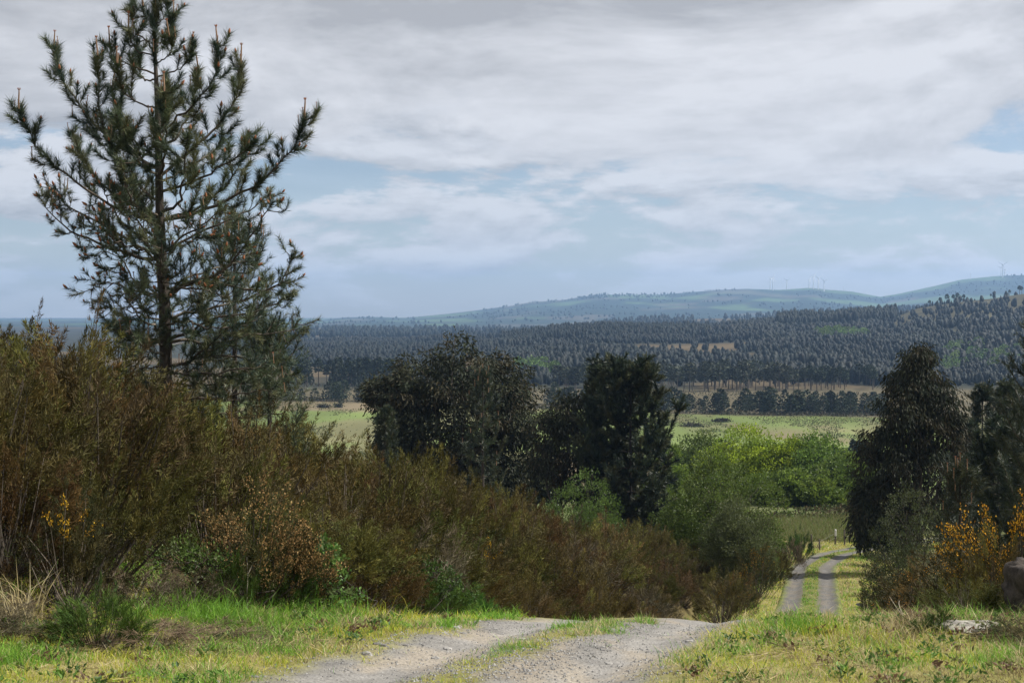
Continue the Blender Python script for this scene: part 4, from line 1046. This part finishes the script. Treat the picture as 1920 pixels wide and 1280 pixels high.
# ---- wind turbines on the mountain
def turbine(px, top, base, yaw, ph, label, Y):
    x = PX(px, Y); zb = H1(x, Y) - 2; zt = PZ(top, Y); Hh = zt - zb
    o = empty('wind_turbine', (x, Y, zb), yaw)
    W_ = GR([.72, .74, .76]); g = G()
    tube(g, [[0, 0, 0], [0, 0, Hh * .5], [0, 0, Hh]], [3.0, 2.4, 1.7], W_, 10); g.build('tower', M['metal'], o, True)
    g = G(); tube(g, [[0, 4.5, Hh + 1], [0, 3.5, Hh + 1.2], [0, -4, Hh + 1.2], [0, -5, Hh + 1]], [1.2, 2.3, 2.2, 1.4], W_, 8); g.build('nacelle', M['metal'], o, True)
    g = G(); tube(g, [[0, -5, Hh + 1], [0, -6.5, Hh + 1], [0, -7.4, Hh + 1]], [1.9, 1.7, .6], W_, 8); hub = g.build('rotor_hub', M['metal'], o, True)
    bl = Hh * .52
    for k in range(3):
        a = ph + k * 2 * math.pi / 3; d = np.array([math.cos(a), 0, math.sin(a)]); s = np.array([-math.sin(a), 0, math.cos(a)])
        c = np.array([0, -6, Hh + 1]); g = G()
        V = []
        for t, w in ((.02, 1.3), (.2, 2.6), (.6, 1.7), (1, .5)):
            p = c + d * bl * t
            V += [p + s * w * .9, p - s * w * .5 + [0, .5, 0], p - s * w * .5 - [0, .4, 0]]
        T = []
        for i in range(3):
            for j in range(3):
                a_, b_ = i * 3 + j, i * 3 + (j + 1) % 3; T += [[a_, b_, b_ + 3], [a_, b_ + 3, a_ + 3]]
        T.append([9, 10, 11]); g.add(V, T, W_); g.build('blade', M['metal'], hub)
    tag(o, label, 'wind turbine', 'wind turbines on the mountain')
for a in ((1444, 524, 543, .9, .5, 'leftmost wind turbine, shorter of the left pair', 8150), (1449, 520, 542, .5, 1.1, 'taller wind turbine of the left pair on the mountain', 8050), (1475, 526, 543, .2, .55, 'single wind turbine between the left pair and the group of four', 8150),
          (1517, 525, 541, .8, 1.0, 'first from the left in the group of four wind turbines', 8200), (1525, 520, 541, .6, .95, 'second from the left in the group of four wind turbines', 8050), (1534, 522, 541, .4, .6, 'third from the left in the group of four wind turbines', 8100), (1545, 527, 545, .1, .4, 'fourth and rightmost in the group of four wind turbines', 7900),
          (1877, 502, 519, .3, .9, 'wind turbine on the right mountain, left of the last pair', 8150), (1880, 497, 519, .1, .52, 'tallest wind turbine on the right mountain', 8000), (1884, 506, 519, .7, .2, 'wind turbine on the right mountain, lowest of the three', 8200)): turbine(*a)
for px, hpx, lb in ((1582, 9, 'thin mast right of the group of four turbines'), (1820, 11, 'thin mast on the rising shoulder of the right mountain')):
    x = PX(px, 8150); zb = H1(x, 8150); g = G(); hm = hpx / FPX * 8150
    tube(g, [[0, 0, -2], [0, 0, hm * .6], [0, 0, hm]], [1.6, 1.3, .8], GR([.6, .62, .65]), 6)
    for k in (.55, .75, .92): tube(g, [[-2.4, 0, hm * k], [0, 0, hm * k + .6], [2.4, 0, hm * k]], [.5, .6, .5], GR([.6, .62, .65]), 4)
    o = g.build('mast', M['metal']); o.location = (x, 8150, zb); tag(o, lb, 'mast')

# ---- fence at the bend
def fence():
    pxs = [(1462, 108, 1.0), (1497, 112, .55), (1508, 112, .9), (1522, 109, 1.25), (1537, 108, .8), (1566, 114, 1.15), (1584, 113, 1.25), (1594, 117, 1.1), (1612, 120, 1.1)]
    x0, y0 = at(pxs[3][0], pxs[3][1]); root = empty('wire_fence', (x0, y0, H1(x0, y0)))
    O = np.array(root.location); tops = []
    rr = np.random.default_rng(9)
    for i, (px, Y, h) in enumerate(pxs):
        x, y = at(px, Y); z = H1(x, y); g = G()
        b = np.array([x, y, z]) - O; ln = rr.normal(size=3) * [.07, .05, 0]
        tube(g, [b + [0, 0, -.3], b + ln * .5 + [0, 0, h * .5], b + ln + [0, 0, h], b + ln * 1.02 + [0, 0, h + .03]], [.075, .07, .065, .03], GR([.11, .095, .075]), 7)
        p = g.build('post', M['wood'], root); tops.append(b + ln * .8 + [0, 0, h * .8])
        if i == 5:
            g = G(); h0 = h * (.62 if i == 5 else .8)
            tube(g, [b + ln * .7 + [0, 0, h0], b + ln + [0, 0, h + .05], b + ln + [0, 0, h + .09]], [.085, .08, .04], GR([.55, .54, .52]), 7)
            s = g.build('post_cap', M['metal'], p); s['label'] = 'white painted end of the post'
    for k in (1.0, .55):
        g = G(); pts = [t * [1, 1, 1] - [0, 0, (1 - k) * .8] for t in tops]
        tube(g, smoothline(pts, 40), .004, GR([.25, .25, .24]), 3); g.build('wire', M['metal'], root)
    tag(root, 'old wire fence with leaning wooden posts at the bend of the track', 'fence')
fence()

# ---- rocks
def rock(name, px, Y, top, w, d, seed, label, C, cat='rock', sink=.2, group=None, x=None, h=None):
    rr = np.random.default_rng(seed); g = G()
    x = PX(px, Y) if x is None else x; z = H1(x, Y); h = PZ(top, Y) - z if h is None else h
    nu, nv = (44, 24) if w > .3 else (7, 4)
    V = []; T = []
    off = rr.random(3) * 30
    for j in range(nv + 1):
        for i in range(nu):
            a = i / nu * 2 * math.pi; b = j / nv * math.pi - math.pi / 2
            p = np.array([math.cos(a) * math.cos(b), math.sin(a) * math.cos(b), math.sin(b)])
            p = np.sign(p) * np.abs(p) ** .8
            k = 1 + .9 * (float(fbm(np.array([p[0] * 1.5 + off[0] + p[2]]), np.array([p[1] * 1.5 + off[1] - p[2] * .7]), 5)[0]) - .5)
            k += .35 * (float(fbm(np.array([p[0] * 5 + off[1] + p[2] * 4]), np.array([p[1] * 5 + off[2] - p[2] * 3]), 4)[0]) - .5) * (w > .3)
            V.append(p * k * [w / 2, d / 2, h * (1 + sink) / 2] + [0, 0, h * (1 - sink) / 2])
    for j in range(nv):
        for i in range(nu):
            p, q = j * nu + i, j * nu + (i + 1) % nu; T += [[p, q, q + nu], [p, q + nu, p + nu]]
    g.add(V, T, C); o = g.build(name, M['rock'], None, w > .3); o.location = (x, Y, z - .02); o.rotation_euler = (0, 0, rr.random() * .6)
    return tag(o, label, cat, group)
rock('flat_stone', 1815, 14.4, 1162, .74, .5, 3, 'flat pale lichen-spotted stone in the grass at lower right', GR([.24, .225, .195]))
rock('boulder', 1948, 16.5, 1050, .75, 1.0, 4, 'tall brown boulder at the right edge behind the flat stone', GR([.060, .050, .042]))
rr = np.random.default_rng(77)
for i in range(60):
    y = 10.4 + 5.6 * rr.random() ** .8; s = rr.choice([-1.5, -.2, .1, 1.3, -1.3, .3]) + rr.normal() * .25
    w = .035 + .05 * rr.random() ** 2
    C = GR([.25, .24, .225]) * (.55 + .8 * rr.random())
    rock('track_stone', 0, y, 0, w * 1.4, w, 900 + i, 'small loose stone lying on the near gravel track', C, 'stone', .3, 'loose stones on the track', x=float(xr(y)) + s, h=w * .75)

# ---- puddle in the ditch
def puddle():
    x, y = at(1628, 62.5); rr = np.random.default_rng(12); V = [[0, 0, 0]]; T = []
    for i in range(28):
        a = i / 28 * 6.283; k = .9 + .35 * math.sin(3 * a + 1) + .15 * rr.random()
        V.append([math.cos(a) * .42 * k, math.sin(a) * .8 * k, 0])
    for i in range(28): T.append([0, 1 + i, 1 + (i + 1) % 28])
    g = G(); g.add(V, T, GR([.1, .1, .1])); o = g.build('puddle', water_mat()); o.location = (x, y, H1(x, y) + .07); tag(o, kind='structure')
puddle()

# ------------------------------------------------------------------ grass and litter
YG = [GR([.37, .39, .034]), GR([.30, .36, .034]), GR([.44, .40, .060])]
LG = [GR([.15, .31, .030]), GR([.19, .35, .035]), GR([.10, .22, .028])]
ST = [GR([.44, .36, .18]), GR([.36, .29, .14]), GR([.50, .43, .25])]
BS = [GR([.16, .12, .065]), GR([.12, .095, .05]), GR([.22, .17, .095])]
def sward(name, label, n, y0, y1, s0, s1, seed, L, W, keep, drp=.5, pw=1.0):
    """blades of the grass verges, coloured by patch: fresh, lush, straw or dead"""
    r = np.random.default_rng(seed)
    y = y0 + (y1 - y0) * r.random(n) ** pw; s = s0 + (s1 - s0) * r.random(n)
    d = (xr(y + .3) - xr(y - .3)) / .6
    x = xr(y) + s * np.sqrt(1 + d * d)
    px = 960 + FPX * x / y
    k = keep(x, y, s, px, r) & (px > -120) & (px < 2040)
    x, y, s, px = x[k], y[k], s[k], px[k]; n = len(x)
    P = np.c_[x, y, H(x, y) - .01]
    a = fbm(x * .9 + 3, y * .9, 3); b = fbm(x * 2.3, y * 2.3 + 9, 3); c = fbm(x * .55 + 20, y * .55 + 8, 3)
    C = pick(YG, n, r, .15)
    lush = r.random(n) < sst(.52, .62, a) * .9 + .08; C[lush] = pick(LG, lush.sum(), r, .18)
    straw = r.random(n) < sst(.50, .65, b) * .6 + .08 + .38 * (s > 1.2) * (c > .47); C[straw] = pick(ST, straw.sum(), r, .15)
    dead = r.random(n) < sst(.50, .60, c) * np.where(np.abs(s) > 3.2, .75, .15); C[dead] = pick(BS, dead.sum(), r, .2)
    C = C * (1 + .18 * r.normal(size=(n, 1))).clip(.5, 1.6)
    Ln = L * (.4 + .9 * r.random(n)) * (.55 + .9 * a) * np.where(lush, 1.45, 1.0) * (1 + 1.0 * sst(.56, .66, fbm(x * 3.1 + 2, y * 3.1, 3)))
    D = unit(np.c_[r.normal(size=(n, 2)) * .5, np.where(straw, .65, 1.0)])
    g = G(); bent(g, P, D, Ln, W * (.7 + .6 * r.random(n)) * np.clip(y / 12, 1, 8), C, r, drp)
    return tag(g.build(name, M['grass']), label, 'grass', None, 'stuff')
def offtrack(x, y, s, px, r):
    e = np.abs(s) + .5 * (fbm(x * 2.5, y * 1.2, 4) - .5)
    return r.random(len(x)) < sst(1.25, 1.75, e)
sward('verge_grass', 'yellow-green grass on the verges beside the near track', 215000, 9.2, 18.5, -9, 8.5, 1, .072, .0052, offtrack, .6)
sward('crown_grass', 'short worn grass growing along the middle of the near track', 26000, 9.2, 17, -.75, .6, 2, .045, .0042, lambda x, y, s, px, r: (r.random(len(x)) < .9 * (1 - sst(.10, .45, np.abs(s + .1) + .9 * (fbm(x * 2.5, y * 1.2, 4) - .5)))) , .5)
sward('scattered_grass', 'sparse tufts of grass growing through the gravel', 5000, 9.4, 17, -1.7, 1.7, 3, .035, .004, lambda x, y, s, px, r: fbm(x * 4, y * 3, 3) > .58, .5)
sward('lower_crown_grass', 'grass strip between the ruts of the lower track', 9000, 42, 122, -.36, .36, 5, .07, .0042, lambda x, y, s, px, r: r.random(len(x)) < .9, .5, .8)
sward('lower_verge_grass', 'grass verges along the lower stretch of the track', 60000, 42, 124, -4.6, 5.4, 4, .11, .0042, offtrack, .5, .8)
def tuft(name, px, Y, n, h, pal, label, sp=.10, wd=.006, cat='grass tuft', lean=.35):
    x, y = at(px, Y); r = np.random.default_rng(int(px)); z = H1(x, y); g = G()
    P = np.c_[r.normal(size=n) * sp, r.normal(size=n) * sp, np.full(n, -.02)]
    D = unit(np.c_[r.normal(size=(n, 2)) * lean, np.ones(n)])
    bent(g, P, D, h * (.45 + .7 * r.random(n)), wd, pick(pal, n, r, .18), r, .55)
    o = g.build(name, M['grass']); o.location = (x, y, z); return tag(o, label, cat, None, 'stuff')
tuft('grass_tuft', 1515, 14.6, 420, .26, LG, 'lush tall green tuft on the crest in front of the lower track', .22)
tuft('grass_tuft', 1475, 14.4, 300, .22, LG, 'shorter green tuft left of the tall one on the crest', .2)
tuft('grass_tuft', 1560, 14.0, 260, .22, YG, 'yellowish tuft right of the tall green one on the crest', .2)
tuft('grass_tuft', 40, 13.6, 60, .70, ST, 'tall dry reed-like tuft at the left edge', .09, .008)
tuft('grass_tuft', 330, 15.2, 420, .36, LG, 'lush green grass clump at the foot of the thicket', .35)
tuft('grass_tuft', 245, 14.4, 380, .30, LG, 'lush green clump right of the dark broom', .32)
tuft('grass_tuft', 400, 15.2, 420, .30, LG, 'lush green clump below the small broom', .35)
tuft('grass_tuft', 470, 15.4, 380, .28, LG, 'lush green clump near the track side of the hollow', .35)
tuft('grass_tuft', 600, 17.0, 330, .30, LG, 'lush green clump under the bramble', .32)
tuft('grass_tuft', 660, 17.6, 300, .24, YG, 'yellow-green clump right of the bramble foot', .32)
tuft('grass_tuft', 25, 11.9, 160, .26, LG, 'dark green tuft at the lower left edge', .12)
tuft('grass_tuft', 1905, 12.4, 260, .26, LG, 'green tuft at the lower right edge', .2)
tuft('grass_tuft', 1690, 14.2, 200, .22, ST, 'straw coloured tuft below the dry stem', .25)
tuft('grass_tuft', 1610, 12.6, 220, .16, BS, 'brown withered tuft on the right verge', .3)
def dry_stem(px, Y, pts, label):
    x, y = at(px, Y); o = empty('dry_stem', (x, y, H1(x, y))); g = G()
    O = np.array(o.location); ln = smoothline([P3(a, b, Y) - O for a, b in pts], 12); ln[0][2] = min(ln[0][2], -.02)
    tube(g, ln, np.linspace(.008, .003, 12), GR([.40, .35, .28]), 5); g.build('stem', M['twig'], o)
    g = G(); tube(g, smoothline([ln[5], ln[8] + [.05, .04, .0], ln[10] + [.10, .06, -.02]], 6), np.linspace(.006, .003, 6), GR([.42, .37, .30]), 4); g.build('side_twig', M['twig'], o)
    tag(o, label, 'dead stem')
dry_stem(1712, 15.4, [(1716, 1200), (1702, 1168), (1682, 1140), (1668, 1118)], 'long bleached dry stem leaning left on the right verge')
dry_stem(1722, 15.6, [(1724, 1200), (1712, 1176), (1700, 1162)], 'short bleached dry stem right of the long one')
dry_stem(462, 16.4, [(463, 1120), (464, 1075), (463, 1042)], 'upright pale dead stem beside the small green broom')
# broad-leaved weeds and dead litter in the verges
def weeds():
    r = np.random.default_rng(93); g = G(); pal = [[GR([.10, .20, .03]), GR([.14, .24, .05])], [GR([.06, .12, .03]), GR([.08, .14, .03])], [GR([.13, .08, .045]), GR([.18, .12, .07])], [GR([.20, .23, .08]), GR([.16, .18, .06])]]
    for i in range(420):
        y = 9.8 + 7.5 * r.random(); sd = (1.8 + 5.5 * r.random()) * (1 if r.random() < .55 else -1); x = float(xr(y)) + sd
        px = 960 + FPX * x / y
        if px < -40 or px > 1960: continue
        n = 10 + int(20 * r.random()); pp = pal[r.choice([0, 0, 1, 1, 2, 2, 3])]; w = .05 + .09 * r.random()
        P = np.c_[x + r.normal(size=n) * w * .6, y + r.normal(size=n) * w * .6, np.zeros(n)]; P[:, 2] = H(P[:, 0], P[:, 1]) + .02 + .07 * r.random(n)
        leaves(g, P, unit(np.c_[r.normal(size=(n, 2)), .5 + .5 * r.random(n)]), .035 + .04 * r.random(n), .018 + .014 * r.random(n), pick(pp, n, r, .2), r)
    for i in range(60):
        y = 10 + 6.5 * r.random(); sd = (2 + 5 * r.random()) * (1 if r.random() < .6 else -1); x = float(xr(y)) + sd; n = 40
        P = np.c_[x + r.normal(size=n) * .14, y + r.normal(size=n) * .14, np.zeros(n)]; P[:, 2] = H(P[:, 0], P[:, 1]) + .03 + .05 * r.random(n)
        blades(g, P, unit(np.c_[r.normal(size=(n, 2)), .15 * r.normal(size=n)]), .10 + .14 * r.random(n), .006, pick(BS + ST, n, r, .2), r)
    tag(g.build('verge_weeds', M['grass']), 'small leafy weeds and dead stalks scattered through the verge grass', 'weeds', None, 'stuff')
weeds()
# bracken and rough scrub on the shaded meadow
def scrub():
    r = np.random.default_rng(88); n = 26000; g = G()
    y = 127 + 50 * r.random(n); px = 1180 + 560 * r.random(n); x = PX(px, y)
    k = (fbm(x * .12, y * .12, 3) > .47) & (y > 138); x, y = x[k], y[k]; n = len(x)
    P = np.c_[x, y, H(x, y)]; P[:, 2] += r.random(n) * .75 * fbm(x * .3, y * .3, 2)
    leaves(g, P, unit(r.normal(size=(n, 3)) + [0, 0, .8]), .34, .2, pick([GR([.07, .075, .028]), GR([.085, .065, .035]), GR([.06, .085, .025])], n, r), r)
    tag(g.build('bracken', M['heath']), 'low bracken and bramble covering the shaded meadow', 'bracken', None, 'stuff')
    n = 19000; g = G(); y = 116 + 26 * r.random(n); px = 1380 + 300 * r.random(n); x = PX(px, y)
    bent(g, np.c_[x, y, H(x, y)], unit(np.c_[r.normal(size=(n, 2)) * .3, np.ones(n)]), .32 + .3 * r.random(n), .03, pick([GR([.10, .14, .03]), GR([.13, .15, .04]), GR([.17, .15, .07])], n, r), r, .4)
    tag(g.build('meadow_grass', M['grass']), 'rank green grass of the meadow behind the fence', 'grass', None, 'stuff')
scrub()
# gravel
def gravel():
    r = np.random.default_rng(90); n = 20000
    y = 9.3 + 8 * r.random(n) ** .9; s = r.normal(size=n) * .95
    k = (np.abs(s) < 1.8) & (r.random(n) < 1.15 - .85 * np.exp(-((np.abs(s) - .85) / .32) ** 2)) & (r.random(n) < .35 + .65 * sst(.4, .6, fbm(s * 2 + 7, y * 1.1, 3))); y, s = y[k], s[k]; n = len(y)
    d = (xr(y + .3) - xr(y - .3)) / .6; x = xr(y) + s * np.sqrt(1 + d * d)
    P = np.c_[x, y, H(x, y) + .014]; w = .004 + .012 * r.random(n) ** 3
    U = np.array([[1, 0, 0], [0, 1, 0], [-1, 0, 0], [0, -1, 0], [0, 0, .8], [0, 0, -.5]], float)
    V = P[:, None] + U[None] * w[:, None, None] * (.6 + .8 * r.random((n, 6, 1)))
    T = np.array([[0, 1, 4], [1, 2, 4], [2, 3, 4], [3, 0, 4], [1, 0, 5], [2, 1, 5], [3, 2, 5], [0, 3, 5]])
    C = np.repeat(GR([.21, .205, .195]) * (.6 + .75 * r.random((n, 1))), 6, axis=0)
    g = G(); g.add(V.reshape(-1, 3), (T[None] + np.arange(n)[:, None, None] * 6).reshape(-1, 3), C)
    tag(g.build('gravel', M['gravel']), 'loose grey gravel strewn over the near track', 'gravel', None, 'stuff')
gravel()

# ------------------------------------------------------------------ haze
def haze():
    x0, x1, y0, y1, z0, z1 = -9500., 9500., -300., 12600., -58., 345.
    V = [[x, y, z] for x in (x0, x1) for y in (y0, y1) for z in (z0, z1)]
    T = [[0, 1, 3], [0, 3, 2], [4, 6, 7], [4, 7, 5], [0, 4, 5], [0, 5, 1], [2, 3, 7], [2, 7, 6], [0, 2, 6], [0, 6, 4], [1, 5, 7], [1, 7, 3]]
    m = bpy.data.materials.new('haze_air'); m.use_nodes = True; n = m.node_tree; n.nodes.clear()
    o = n.nodes.new('ShaderNodeOutputMaterial'); v = n.nodes.new('ShaderNodeVolumePrincipled')
    v.inputs['Color'].default_value = (.37, .59, .95, 1); v.inputs['Density'].default_value = 9.0e-5; v.inputs['Anisotropy'].default_value = .25
    n.links.new(v.outputs[0], o.inputs['Volume'])
    g = G(); g.add(V, T, GR([1, 1, 1])); tag(g.build('haze', m), kind='stuff')
haze()
